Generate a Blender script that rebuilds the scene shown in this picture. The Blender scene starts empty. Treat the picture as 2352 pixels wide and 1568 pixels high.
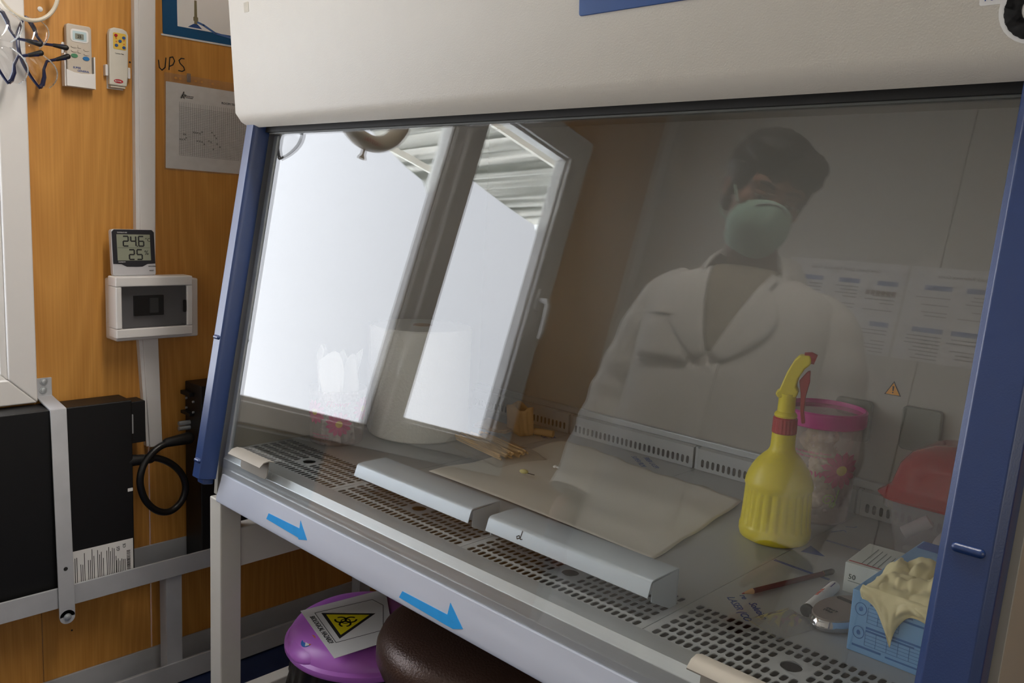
import bpy, bmesh, math, random
from mathutils import Vector, Matrix
random.seed(7)
sc = bpy.context.scene
COL = sc.collection
PI = math.pi

# ------------------------------------------------------------------ camera
FPX = 1968.0
CAM = Vector((1.5429, -0.8308, 1.2360))
YAW, PITCH, ROLL = math.radians(43.77), math.radians(-8.635), math.radians(2.86)
_f = Vector((-math.sin(YAW) * math.cos(PITCH), math.cos(YAW) * math.cos(PITCH), math.sin(PITCH)))
_r0 = Vector((math.cos(YAW), math.sin(YAW), 0)); _u0 = _r0.cross(_f)
_r = math.cos(ROLL) * _r0 + math.sin(ROLL) * _u0
_u = -math.sin(ROLL) * _r0 + math.cos(ROLL) * _u0
cam = bpy.data.cameras.new('camera'); camo = bpy.data.objects.new('camera', cam); COL.objects.link(camo)
cam.sensor_fit = 'HORIZONTAL'; cam.sensor_width = 36.0; cam.lens = FPX / 2352 * 36.0; cam.clip_start = 0.02
camo.matrix_world = Matrix(((_r.x, _u.x, -_f.x, CAM.x), (_r.y, _u.y, -_f.y, CAM.y), (_r.z, _u.z, -_f.z, CAM.z), (0, 0, 0, 1)))
sc.camera = camo

def at(px, py, axis, val):
    """photograph pixel -> the point where its sight line meets the plane axis = val"""
    d = _f + _r * ((px - 1176) / FPX) + _u * ((784 - py) / FPX)
    i = 'xyz'.index(axis)
    return CAM + d * ((val - CAM[i]) / d[i])

# ------------------------------------------------------------------ world, exposure
w = bpy.data.worlds.new('overcast_sky'); sc.world = w; w.use_nodes = True
bg = w.node_tree.nodes['Background']; bg.inputs[0].default_value = (0.93, 0.97, 1.0, 1); bg.inputs[1].default_value = 5.0
sc.view_settings.view_transform = 'Standard'; sc.view_settings.look = 'None'
sc.view_settings.exposure = 1.40; sc.view_settings.gamma = 1.0; sc.view_settings.use_curve_mapping = False
sc.cycles.diffuse_bounces = 5; sc.cycles.transparent_max_bounces = 20; sc.cycles.max_bounces = 10
WINDOW_GLOW = 2.35        # backlit frosted film of the near window
LAMP_GLOW = 15.5         # ceiling light over the cabinet
WINDOW2_GLOW = 0.8       # the far window at the other end of the room

# ------------------------------------------------------------------ materials
def lin(c):
    return tuple(((v / 255) / 12.92 if v / 255 <= 0.04045 else ((v / 255 + 0.055) / 1.055) ** 2.4) for v in c) + (1,)
MATS = {}
def mat(name, rgb, rough=0.5, metal=0.0, var=0.06, scale=30.0, bump=0.0, bscale=400.0, spec=0.5, coat=0.0, sheen=0.0, stretch=None):
    """principled material whose colour wanders a little with procedural noise"""
    if name in MATS: return MATS[name]
    m = bpy.data.materials.new(name); m.use_nodes = True
    nt = m.node_tree; b = nt.nodes['Principled BSDF']
    tc = nt.nodes.new('ShaderNodeTexCoord'); src = tc.outputs['Object']
    if stretch:
        mp = nt.nodes.new('ShaderNodeMapping'); mp.inputs['Scale'].default_value = stretch
        nt.links.new(src, mp.inputs['Vector']); src = mp.outputs['Vector']
    n = nt.nodes.new('ShaderNodeTexNoise'); n.inputs['Scale'].default_value = scale; n.inputs['Detail'].default_value = 4
    nt.links.new(src, n.inputs['Vector'])
    mx = nt.nodes.new('ShaderNodeMix'); mx.data_type = 'RGBA'
    c = lin(rgb)
    mx.inputs['A'].default_value = tuple(max(0, v * (1 - var)) for v in c[:3]) + (1,)
    mx.inputs['B'].default_value = tuple(min(1, v * (1 + var)) for v in c[:3]) + (1,)
    nt.links.new(n.outputs['Fac'], mx.inputs['Factor']); nt.links.new(mx.outputs['Result'], b.inputs['Base Color'])
    b.inputs['Roughness'].default_value = rough; b.inputs['Metallic'].default_value = metal
    b.inputs['Specular IOR Level'].default_value = spec
    b.inputs['Coat Weight'].default_value = coat; b.inputs['Coat Roughness'].default_value = 0.25
    if bump:
        n2 = nt.nodes.new('ShaderNodeTexNoise'); n2.inputs['Scale'].default_value = bscale; n2.inputs['Detail'].default_value = 2
        nt.links.new(src, n2.inputs['Vector'])
        bp = nt.nodes.new('ShaderNodeBump'); bp.inputs['Strength'].default_value = bump; bp.inputs['Distance'].default_value = 0.001
        nt.links.new(n2.outputs['Fac'], bp.inputs['Height']); nt.links.new(bp.outputs['Normal'], b.inputs['Normal'])
    MATS[name] = m
    return m

def wood(name, dark, light, centre=.34, period=.40):
    """beech laminate: nested cathedral arches in each board plus fine upright streaks"""
    m = bpy.data.materials.new(name); m.use_nodes = True; nt = m.node_tree; b = nt.nodes['Principled BSDF']
    def op(k, a, bb=None, c=None):
        n = nt.nodes.new('ShaderNodeMath'); n.operation = k
        for i, v in enumerate((a, bb, c)):
            if v is None: continue
            if isinstance(v, (int, float)): n.inputs[i].default_value = v
            else: nt.links.new(v, n.inputs[i])
        return n.outputs[0]
    tc = nt.nodes.new('ShaderNodeTexCoord'); sp = nt.nodes.new('ShaderNodeSeparateXYZ'); nt.links.new(tc.outputs['Object'], sp.inputs[0])
    lat = op('ADD', sp.outputs['Y'], sp.outputs['X'])
    def noise(sc3, scale, detail, dist=0.0):
        mp = nt.nodes.new('ShaderNodeMapping'); mp.inputs['Scale'].default_value = sc3; nt.links.new(tc.outputs['Object'], mp.inputs['Vector'])
        n = nt.nodes.new('ShaderNodeTexNoise'); n.inputs['Scale'].default_value = scale; n.inputs['Detail'].default_value = detail; n.inputs['Distortion'].default_value = dist
        nt.links.new(mp.outputs['Vector'], n.inputs['Vector']); return n.outputs['Fac']
    wob = noise((6, 6, 1.2), 1.0, 2)
    yy = op('ADD', op('SUBTRACT', op('FLOORED_MODULO', op('SUBTRACT', lat, centre - period / 2), period), period / 2), op('MULTIPLY', op('SUBTRACT', wob, .5), .05))
    v = op('SUBTRACT', op('MULTIPLY', sp.outputs['Z'], 1.0), op('MULTIPLY', op('MULTIPLY', yy, yy), 46.0))
    v = op('ADD', v, op('MULTIPLY', noise((9, 9, 2.2), 1.0, 3), .10))
    arch = op('PINGPONG', op('MULTIPLY', v, 8.5), 1.0)
    arch = op('POWER', arch, 1.6)
    fine = noise((240, 240, 4), 1.0, 3)
    broad = noise((14, 14, .5), 1.0, 2)
    f = op('ADD', op('ADD', op('MULTIPLY', arch, .17), op('MULTIPLY', fine, .55)), op('MULTIPLY', broad, .36))
    mx = nt.nodes.new('ShaderNodeMix'); mx.data_type = 'RGBA'; mx.inputs['A'].default_value = lin(dark); mx.inputs['B'].default_value = lin(light)
    nt.links.new(f, mx.inputs['Factor']); nt.links.new(mx.outputs['Result'], b.inputs['Base Color'])
    b.inputs['Roughness'].default_value = 0.38
    MATS[name] = m
    return m

def glassy(name, tint=(1, 1, 1), ior=1.5, rough=0.0, milk=0.0, milkcol=(230, 230, 230), even=False):
    """thin clear sheet: Fresnel mirror over a clear body; milk adds a cloudy share"""
    if name in MATS: return MATS[name]
    m = bpy.data.materials.new(name); m.use_nodes = True; nt = m.node_tree; nt.nodes.remove(nt.nodes['Principled BSDF'])
    out = nt.nodes['Material Output']
    geo = nt.nodes.new('ShaderNodeNewGeometry')
    io = nt.nodes.new('ShaderNodeMix'); io.data_type = 'FLOAT'; io.inputs['A'].default_value = ior; io.inputs['B'].default_value = 1.0 / ior
    nt.links.new(geo.outputs['Backfacing'], io.inputs['Factor'])
    fr = nt.nodes.new('ShaderNodeFresnel'); nt.links.new(io.outputs['Result'], fr.inputs['IOR'])
    tr = nt.nodes.new('ShaderNodeBsdfTransparent'); tr.inputs['Color'].default_value = tuple(tint) + (1,)
    gl = nt.nodes.new('ShaderNodeBsdfGlossy'); gl.inputs['Roughness'].default_value = rough; gl.inputs['Color'].default_value = (1, 1, 1, 1)
    body = tr.outputs[0]
    if milk:
        df = nt.nodes.new('ShaderNodeBsdfDiffuse'); df.inputs['Color'].default_value = lin(milkcol)
        tl = nt.nodes.new('ShaderNodeBsdfTranslucent'); tl.inputs['Color'].default_value = lin(milkcol)
        a = nt.nodes.new('ShaderNodeMixShader'); a.inputs[0].default_value = 0.5
        nt.links.new(df.outputs[0], a.inputs[1]); nt.links.new(tl.outputs[0], a.inputs[2])
        n = nt.nodes.new('ShaderNodeTexNoise'); n.inputs['Scale'].default_value = 14
        mr = nt.nodes.new('ShaderNodeMath'); mr.operation = 'MULTIPLY'; mr.inputs[1].default_value = 2 * milk; nt.links.new(n.outputs['Fac'], mr.inputs[0])
        bm_ = nt.nodes.new('ShaderNodeMixShader'); 
        if even: bm_.inputs[0].default_value = milk
        else: nt.links.new(mr.outputs[0], bm_.inputs[0])
        nt.links.new(body, bm_.inputs[1]); nt.links.new(a.outputs[0], bm_.inputs[2]); body = bm_.outputs[0]
    ms = nt.nodes.new('ShaderNodeMixShader'); nt.links.new(fr.outputs[0], ms.inputs[0])
    nt.links.new(body, ms.inputs[1]); nt.links.new(gl.outputs[0], ms.inputs[2]); nt.links.new(ms.outputs[0], out.inputs[0])
    MATS[name] = m
    return m

def lit_film(name, rgb, strength):
    """embossed frosted film, backlit by daylight: a lit window"""
    m = bpy.data.materials.new(name); m.use_nodes = True; nt = m.node_tree; nt.nodes.remove(nt.nodes['Principled BSDF'])
    out = nt.nodes['Material Output']
    tc = nt.nodes.new('ShaderNodeTexCoord')
    v = nt.nodes.new('ShaderNodeTexVoronoi'); v.inputs['Scale'].default_value = 150; v.inputs['Randomness'].default_value = 0.0
    nt.links.new(tc.outputs['Object'], v.inputs['Vector'])
    mr = nt.nodes.new('ShaderNodeMapRange'); mr.inputs['From Min'].default_value = 0.0; mr.inputs['From Max'].default_value = 0.8
    mr.inputs['To Min'].default_value = strength * 1.05; mr.inputs['To Max'].default_value = strength * 0.9
    nt.links.new(v.outputs['Distance'], mr.inputs['Value'])
    e = nt.nodes.new('ShaderNodeEmission'); e.inputs['Color'].default_value = lin(rgb); nt.links.new(mr.outputs[0], e.inputs['Strength'])
    nt.links.new(e.outputs[0], out.inputs[0])
    MATS[name] = m
    return m

WOODM = wood('beech_laminate', (156, 98, 32), (222, 164, 84))
WHITEPVC = mat('white_pvc', (222, 220, 218), 0.35, var=0.02, bump=0.05)
WALLW = mat('white_wall_panel', (206, 204, 197), 0.55, var=0.03, scale=6, bump=0.08, bscale=90)
PAINT = mat('cream_powder_coat', (208, 202, 190), 0.42, var=0.02, bump=0.35, bscale=520)
BLUE = mat('blue_powder_coat', (24, 52, 104), 0.34, var=0.05, bump=0.15, bscale=600, spec=0.6, coat=0.3)
BLUEP = mat('blue_panel_print', (36, 78, 142), 0.4, var=0.04)
STEEL = mat('brushed_steel', (188, 193, 196), 0.42, 0.6, var=0.06, scale=8, stretch=(1.5, 90, 90))
STEELTRAY = mat('stainless_tray', (172, 176, 178), 0.5, 0.3, var=0.08, scale=5, bump=0.03, bscale=60)
GREYPAINT = mat('grey_enamel', (176, 186, 194), 0.38, 0.25, var=0.05, scale=12)
INNER = mat('cabinet_inner_paint', (160, 156, 147), 0.5, var=0.04, scale=4)
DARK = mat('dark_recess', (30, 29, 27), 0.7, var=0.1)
APRON = mat('white_apron_paint', (194, 200, 215), 0.4, var=0.03, scale=6)
BLACK = mat('black_enamel', (9, 9, 10), 0.5, var=0.12, scale=60)
BLACKP = mat('black_rubber', (16, 16, 17), 0.5, var=0.1)
LEGW = mat('cream_leg_paint', (206, 203, 194), 0.45, var=0.04, scale=20)
RACKW = mat('rough_white_paint', (176, 178, 182), 0.6, 0.1, var=0.22, scale=9, bump=0.4, bscale=70)
PAPER = mat('white_paper', (225, 224, 222), 0.7, var=0.02)
INK = mat('black_ink', (28, 27, 28), 0.7, var=0.05)
BLUEINK = mat('blue_ink', (40, 72, 140), 0.7, var=0.15)
REDP = mat('red_plastic', (168, 22, 34), 0.35, var=0.06)
YEL = mat('yellow_plastic', (228, 208, 0), 0.4, var=0.06, scale=14, bump=0.06, bscale=120)
GLASS = glassy('sash_glass', (0.985, 0.99, 0.987), 1.54)
WGLASS = glassy('window_glass', (0.97, 0.98, 0.98), 1.5)
CLEARP = glassy('clear_plastic', (0.93, 0.93, 0.93), 1.4, 0.06, 0.10)
LENS = glassy('goggle_lens', (0.96, 0.96, 0.96), 1.5)
FLOORM = mat('blue_lino', (22, 38, 78), 0.45, var=0.25, scale=40)

# ------------------------------------------------------------------ mesh kit
class Frame:
    """origin + two in-plane axes; the third is their cross product"""
    def __init__(s, o, ex, ey):
        s.o = Vector(o); s.x = Vector(ex).normalized(); s.y = Vector(ey).normalized(); s.n = s.x.cross(s.y)
    def __call__(s, a, b, c=0.0): return s.o + s.x * a + s.y * b + s.n * c
def onwall(y, z, x=-0.55): return Frame((x, y, z), (0, 1, 0), (0, 0, 1))      # left wall, seen from inside
def flat(x, y, z, ang=0.0): return Frame((x, y, z), (math.cos(ang), math.sin(ang), 0), (-math.sin(ang), math.cos(ang), 0))

class MB:
    def __init__(s): s.v = []; s.f = []
    def add(s, vs, fs):
        o = len(s.v); s.v += [Vector(p) for p in vs]; s.f += [tuple(i + o for i in f) for f in fs]; return s
    def box(s, x0, x1, y0, y1, z0, z1, fr=None):
        P = [(x0, y0, z0), (x1, y0, z0), (x1, y1, z0), (x0, y1, z0), (x0, y0, z1), (x1, y0, z1), (x1, y1, z1), (x0, y1, z1)]
        if fr: P = [fr(*p) for p in P]
        return s.add(P, [(3, 2, 1, 0), (4, 5, 6, 7), (0, 1, 5, 4), (1, 2, 6, 5), (2, 3, 7, 6), (3, 0, 4, 7)])
    def prism(s, poly, fr, d0, d1):
        n = len(poly); a = [fr(p[0], p[1], d0) for p in poly]; b = [fr(p[0], p[1], d1) for p in poly]
        return s.add(a + b, [tuple(range(n - 1, -1, -1)), tuple(range(n, 2 * n))] + [(i, (i + 1) % n, n + (i + 1) % n, n + i) for i in range(n)])
    def lathe(s, prof, c=(0, 0, 0), n=40, fr=None, cap0=True, cap1=True, sx=1.0, sy=1.0):
        c = Vector(c); V = []
        for (r, z) in prof:
            for i in range(n):
                a = 2 * PI * i / n; p = (r * sx * math.cos(a), r * sy * math.sin(a), z)
                V.append(fr(*p) if fr else c + Vector(p))
        F = []
        for k in range(len(prof) - 1):
            for i in range(n):
                j = (i + 1) % n; F.append((k * n + i, k * n + j, (k + 1) * n + j, (k + 1) * n + i))
        if cap0: F.append(tuple(range(n - 1, -1, -1)))
        if cap1: F.append(tuple((len(prof) - 1) * n + i for i in range(n)))
        return s.add(V, F)
    def tube(s, pts, r, n=10, closed=False, caps=True):
        pts = [Vector(p) for p in pts]; N = len(pts); V = []
        rs = r if isinstance(r, (list, tuple)) else [r] * N
        up = None
        for i, p in enumerate(pts):
            if closed: t = (pts[(i + 1) % N] - pts[i - 1]).normalized()
            else: t = (pts[min(i + 1, N - 1)] - pts[max(i - 1, 0)]).normalized()
            if up is None: up = Vector((0, 0, 1)) if abs(t.z) < 0.9 else Vector((1, 0, 0))
            a = (up - t * up.dot(t))
            if a.length < 1e-5: a = t.orthogonal()
            a.normalize(); b = t.cross(a); up = a
            for k in range(n):
                q = 2 * PI * k / n; V.append(p + (a * math.cos(q) + b * math.sin(q)) * rs[i])
        F = []
        for i in range(N if closed else N - 1):
            i2 = (i + 1) % N
            for k in range(n):
                k2 = (k + 1) % n; F.append((i * n + k, i * n + k2, i2 * n + k2, i2 * n + k))
        if not closed and caps: F += [tuple(range(n - 1, -1, -1)), tuple((N - 1) * n + k for k in range(n))]
        return s.add(V, F)
    def sphere(s, c, r, nu=16, nv=10, M=None):
        r = r if isinstance(r, (list, tuple)) else (r, r, r); c = Vector(c); V = []; F = []
        for j in range(1, nv):
            a = PI * j / nv
            for i in range(nu):
                b = 2 * PI * i / nu; V.append(Vector((r[0] * math.sin(a) * math.cos(b), r[1] * math.sin(a) * math.sin(b), r[2] * math.cos(a))))
        V += [Vector((0, 0, r[2])), Vector((0, 0, -r[2]))]
        if M: V = [M @ p for p in V]
        V = [p + c for p in V]
        for j in range(nv - 2):
            for i in range(nu):
                k = (i + 1) % nu; F.append((j * nu + i, (j + 1) * nu + i, (j + 1) * nu + k, j * nu + k))
        t = (nv - 1) * nu
        for i in range(nu):
            k = (i + 1) % nu; F.append((t, i, k)); F.append((t + 1, (nv - 2) * nu + k, (nv - 2) * nu + i))
        return s.add(V, F)
    def capsule(s, a, b, ra, rb, n=12):
        a = Vector(a); b = Vector(b); d = (b - a).normalized()
        pts = []; rs = []
        for k in range(5):
            q = PI / 2 * k / 4; pts.append(a - d * ra * math.cos(q)); rs.append(max(1e-4, ra * math.sin(q)))
        for k in range(5):
            q = PI / 2 * k / 4; pts.append(b + d * rb * math.sin(q)); rs.append(max(1e-4, rb * math.cos(q)))
        return s.tube(pts, rs, n)
    def grid(s, fn, nu, nv, closed_u=False):
        V = [fn(i / (nu if closed_u else nu - 1), j / (nv - 1)) for j in range(nv) for i in range(nu)]; F = []
        for j in range(nv - 1):
            for i in range(nu if closed_u else nu - 1):
                k = (i + 1) % nu; F.append((j * nu + i, j * nu + k, (j + 1) * nu + k, (j + 1) * nu + i))
        return s.add(V, F)
    def text(s, body, size, fr, a=0.0, b=0.0, depth=0.0004, align='LEFT', shear=0.0, sx=1.0):
        cu = bpy.data.curves.new('t', 'FONT'); cu.body = body; cu.size = size; cu.align_x = align; cu.extrude = depth / 2; cu.resolution_u = 2; cu.shear = shear
        o = bpy.data.objects.new('t', cu); COL.objects.link(o)
        dg = bpy.context.evaluated_depsgraph_get(); me = bpy.data.meshes.new_from_object(o.evaluated_get(dg))
        s.add([fr(a + v.co.x * sx, b + v.co.y, v.co.z + depth / 2) for v in me.vertices], [tuple(p.vertices) for p in me.polygons])
        bpy.data.objects.remove(o); bpy.data.curves.remove(cu); bpy.data.meshes.remove(me)
        return s
    def stroke(s, pts, w, fr, depth=0.0004):
        """a drawn line of width w through 2-D points on a frame"""
        for i in range(len(pts) - 1):
            (x0, y0), (x1, y1) = pts[i], pts[i + 1]; L = math.hypot(x1 - x0, y1 - y0) or 1e-6
            dx, dy = (x1 - x0) / L, (y1 - y0) / L; nx, ny = -dy * w / 2, dx * w / 2
            x0 -= dx * w * .3; y0 -= dy * w * .3; x1 += dx * w * .3; y1 += dy * w * .3
            s.prism([(x0 - nx, y0 - ny), (x1 - nx, y1 - ny), (x1 + nx, y1 + ny), (x0 + nx, y0 + ny)], fr, 0, depth)
        return s
    def build(s, name, m, parent=None, bevel=0.0, seg=2, smooth=35, sub=0, thick=0.0, props=None):
        o0 = Vector(parent_origin(parent)) if parent else Vector((0, 0, 0))
        me = bpy.data.meshes.new(name); 
        org = Vector((0, 0, 0))
        if parent is None and s.v:
            lo = Vector((min(p[i] for p in s.v) for i in range(3))); hi = Vector((max(p[i] for p in s.v) for i in range(3)))
            org = Vector(((lo.x + hi.x) / 2, (lo.y + hi.y) / 2, lo.z))
        me.from_pydata([p - o0 - org for p in s.v], [], s.f); me.validate(); me.update()
        if smooth:
            for p in me.polygons: p.use_smooth = True
            me.set_sharp_from_angle(angle=math.radians(smooth))
        me.materials.append(m)
        o = bpy.data.objects.new(name, me); COL.objects.link(o); o.location = org
        if parent: o.parent = parent
        ORG[o.name] = o0 + org
        if thick:
            md = o.modifiers.new('thickness', 'SOLIDIFY'); md.thickness = thick; md.offset = 0
        if bevel:
            md = o.modifiers.new('bevel', 'BEVEL'); md.width = bevel; md.segments = seg; md.limit_method = 'ANGLE'; md.angle_limit = math.radians(40); md.harden_normals = True
        if sub:
            md = o.modifiers.new('subd', 'SUBSURF'); md.levels = sub; md.render_levels = sub
        return o
ORG = {}
def parent_origin(p): return ORG[p.name]
def thing(name, label, cat, loc, group=None):
    o = bpy.data.objects.new(name, None); COL.objects.link(o); o.location = loc; o.empty_display_size = 0.02
    ORG[o.name] = Vector(loc); o['label'] = label; o['category'] = cat
    if group: o['group'] = group
    return o
def tag(o, label, cat, group=None, kind=None):
    o['label'] = label; o['category'] = cat
    if group: o['group'] = group
    if kind: o['kind'] = kind
    return o
def struct(o, label=None, cat=None):
    o['kind'] = 'structure'
    if label: o['label'] = label; o['category'] = cat
    return o
def sthing(name, label, cat, loc): return struct(thing(name, label, cat, loc))
def rrect(x0, x1, y0, y1, r, n=5):
    out = []
    for cx, cy, a in ((x1 - r, y0 + r, -90), (x1 - r, y1 - r, 0), (x0 + r, y1 - r, 90), (x0 + r, y0 + r, 180)):
        for k in range(n + 1):
            q = math.radians(a + 90 * k / n); out.append((cx + r * math.cos(q), cy + r * math.sin(q)))
    return out
def oval(cx, cy, rx, ry, n=24): return [(cx + rx * math.cos(2 * PI * i / n), cy + ry * math.sin(2 * PI * i / n)) for i in range(n)]

# ================================================================== room
XW, YB, YR, XR, ZC = -0.55, -1.95, 0.86, 3.3, 2.40      # left wall, wall behind the camera, rear wall, right wall, ceiling
struct(MB().box(XW - .05, XR + .05, YB - .05, YR + .05, -.06, 0).build('floor', FLOORM, smooth=0), 'dark blue vinyl floor', 'floor')
struct(MB().box(XW - .05, XR + .05, YB - .05, YR + .05, ZC, ZC + .06).build('ceiling', WALLW, smooth=0), 'plain white ceiling', 'ceiling')
WY0, WY1, WZ0, WZ1 = -1.475, -.206, .757, 2.03        # window opening
wl = sthing('wall_left', 'beech laminate panelled wall with the window', 'wall', (XW, -.5, 0))
for (y0, y1, z0, z1) in ((YB, WY0, 0, ZC), (WY0, WY1, 0, WZ0 + .01), (WY0, WY1, WZ1 - .01, ZC), (WY1, .052, 0, ZC), (.054, YR, 0, ZC)):
    MB().box(XW - .05, XW, y0 + .0006, y1 - .0006, z0, z1).build('panel', WOODM, wl, bevel=.0006, seg=1)
fr = onwall(0, 0)
def wpt(px, py):
    p = at(px, py, 'x', XW); return (p.y, p.z)
mb = MB()     # the letters drawn on the wall by hand
mb.stroke([wpt(364, 138), wpt(366, 155), wpt(372, 161), wpt(379, 155), wpt(381, 133)], .0026, fr)
mb.stroke([wpt(388, 160), wpt(390, 132), wpt(397, 131), wpt(401, 140), wpt(397, 149), wpt(390, 152)], .0026, fr)
mb.stroke([wpt(423, 135), wpt(416, 134), wpt(411, 139), wpt(414, 146), wpt(422, 154), wpt(424, 161), wpt(418, 164), wpt(410, 162)], .0026, fr)
o = mb.build('lettering', INK, wl, smooth=0); o['label'] = 'handwritten letters UPS in black marker'
mb = MB()
for (px, py) in ((452, 729), (298, 143), (165, 1447)):
    a, b = wpt(px, py); mb.prism(oval(a, b, .0022, .0022, 10), fr, 0, .0006)
mb.build('screw_mark', INK, wl, smooth=0)
struct(MB().box(XW - .05, XR + .05, YR, YR + .05, 0, ZC).build('wall_rear', WOODM, smooth=0), 'laminate wall behind the safety cabinet', 'wall')
wb = sthing('wall_back', 'white panelled wall facing the safety cabinet, seen mirrored in its sash', 'wall', (1.3, YB, 0))
xs = [XW, .62, 1.82, XR]
for i in range(3): MB().box(xs[i] + .001, xs[i + 1] - .001, YB - .05, YB, 0, ZC).build('panel', WALLW, wb, bevel=.002, seg=1)
struct(MB().box(XW, XW + .03, YB, YB + .055, 0, ZC).build('trim_1', WHITEPVC, bevel=.004), 'white corner strip where the wood wall meets the white wall', 'trim')
struct(MB().box(XW, XR, YB, YB + .03, ZC - .04, ZC).build('trim_2', WHITEPVC, bevel=.004), 'white strip under the ceiling along the white wall', 'trim')
# right-hand end wall with its own window
VY0, VY1, VZ0, VZ1 = -1.6, -.1, .75, 2.05
wr = sthing('wall_right', 'white end wall with the far window', 'wall', (XR, -.5, 0))
for (y0, y1, z0, z1) in ((YB, VY0, 0, ZC), (VY0, VY1, 0, VZ0), (VY0, VY1, VZ1, ZC), (VY1, YR, 0, ZC)):
    MB().box(XR, XR + .05, y0, y1, z0, z1).build('panel', WALLW, wr, smooth=0)

def ring_frame(mb, fr, x0, x1, y0, y1, w, d0, d1):
    """four mitred bars of a rectangular frame, with a bead towards the opening"""
    o = [(x0, y0), (x1, y0), (x1, y1), (x0, y1)]; i = [(x0 + w, y0 + w), (x1 - w, y0 + w), (x1 - w, y1 - w), (x0 + w, y1 - w)]
    for k in range(4):
        j = (k + 1) % 4; g = .0004
        mb.prism([o[k], o[j], i[j], i[k]], fr, d0, d1)
    return mb

w1 = sthing('window_1', 'white plastic framed window with frosted film, by the laminate wall', 'window', (XW, -.84, WZ0))
fr = onwall(0, 0)
FILM = lit_film('frosted_film', (238, 242, 250), WINDOW_GLOW)
ring_frame(MB(), fr, WY0, WY1, WZ0, WZ1, .058, -.05, .028).build('window_frame', WHITEPVC, w1, bevel=.004)
MB().box(-.905, -.835, WZ0 + .05, WZ1 - .05, -.05, .028, fr).build('mullion', WHITEPVC, w1, bevel=.004)
# fixed pane next to the cabinet: bead, glass, film
b = MB(); ring_frame(b, fr, -.838, -.262, WZ0 + .055, WZ1 - .055, .016, -.03, .02); b.build('glazing_bead', WHITEPVC, w1, bevel=.003)
# opening sash
s2 = MB(); ring_frame(s2, fr, -1.43, -.875, WZ0 + .04, WZ1 - .04, .07, -.03, .046); sash = s2.build('casement', WHITEPVC, w1, bevel=.005)
ring_frame(MB(), fr, -1.362, -.943, WZ0 + .108, WZ1 - .108, .012, -.02, .03).build('glazing_bead', WHITEPVC, sash, bevel=.003)
for (y0, y1, z0, z1, zt, zt2) in ((-.824, -.276, .826, 1.96, 1.78, 1.60), (-1.352, -.953, .875, 1.912, 1.69, 1.655)):
    MB().box(y0, y1, z0, z1, -.016, -.012, fr).build('pane', WGLASS, w1, smooth=0)
    poly = [(y0 + .001, z0 + .001), (y1 - .001, z0 + .001), (y1 - .001, zt)] + [(y0 + (y1 - y0) * t, zt2 + (zt - zt2) * (t ** 1.5) * 1.0) for t in (.8, .6, .4, .2, .06)] + [(y0 + .001, zt2 - .03)]
    f = MB().prism(poly, fr, -.0118, -.0112).build('frosted_film', FILM, w1, smooth=0)
for (ya, za) in ((-1.475 + 1.475 - .868, 1.82), (-.868, 1.0)):
    MB().tube([fr(ya, za, .05), fr(ya, za + .055, .05)], .007, 12).build('hinge', WHITEPVC, w1)
h = MB(); h.prism(rrect(-1.415, -1.378, 1.36, 1.44, .012), fr, .044, .056)
h.tube([fr(-1.396, 1.40, .05), fr(-1.396, 1.40, .085), fr(-1.398, 1.385, .095), fr(-1.402, 1.29, .095), fr(-1.405, 1.265, .088)], [.011, .011, .011, .009, .008], 12)
h.build('handle', WHITEPVC, sash)
w2 = sthing('window_2', 'wide far window in the end wall', 'window', (XR, -.85, VZ0))
fr2 = Frame((XR, 0, 0), (0, -1, 0), (0, 0, 1))
ring_frame(MB(), fr2, -VY1, -VY0, VZ0, VZ1, .06, -.05, .03).build('window_frame', WHITEPVC, w2, bevel=.004)
MB().box(.82, .88, VZ0 + .05, VZ1 - .05, -.05, .03, fr2).build('mullion', WHITEPVC, w2, bevel=.004)
FILM2 = lit_film('frosted_film_far', (250, 244, 232), WINDOW2_GLOW)
for (a, b) in ((.158, .822), (.878, 1.542)):
    MB().box(a, b, VZ0 + .058, VZ1 - .058, -.012, -.010, fr2).build('frosted_film', FILM2, w2, smooth=0)
    MB().box(a, b, VZ0 + .058, VZ1 - .058, -.018, -.014, fr2).build('pane', WGLASS, w2, smooth=0)

# ceiling light over the front edge of the cabinet
cl = thing('ceiling_light', 'long white ceiling light with a diffuser above the cabinet front', 'light', (.8, -.07, ZC - .05))
MB().box(.15, 1.45, -.15, .01, ZC - .045, ZC - .0005).build('housing', WHITEPVC, cl, bevel=.004)
LAMP = bpy.data.materials.new('lamp_diffuser'); LAMP.use_nodes = True; nt = LAMP.node_tree; nt.nodes.remove(nt.nodes['Principled BSDF'])
em = nt.nodes.new('ShaderNodeEmission'); em.inputs['Color'].default_value = (1.0, .93, .85, 1); em.inputs['Strength'].default_value = LAMP_GLOW; nt.links.new(em.outputs[0], nt.nodes['Material Output'].inputs[0])
MB().box(.17, 1.43, -.14, .0, ZC - .056, ZC - .046).build('diffuser', LAMP, cl, smooth=0)

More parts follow.
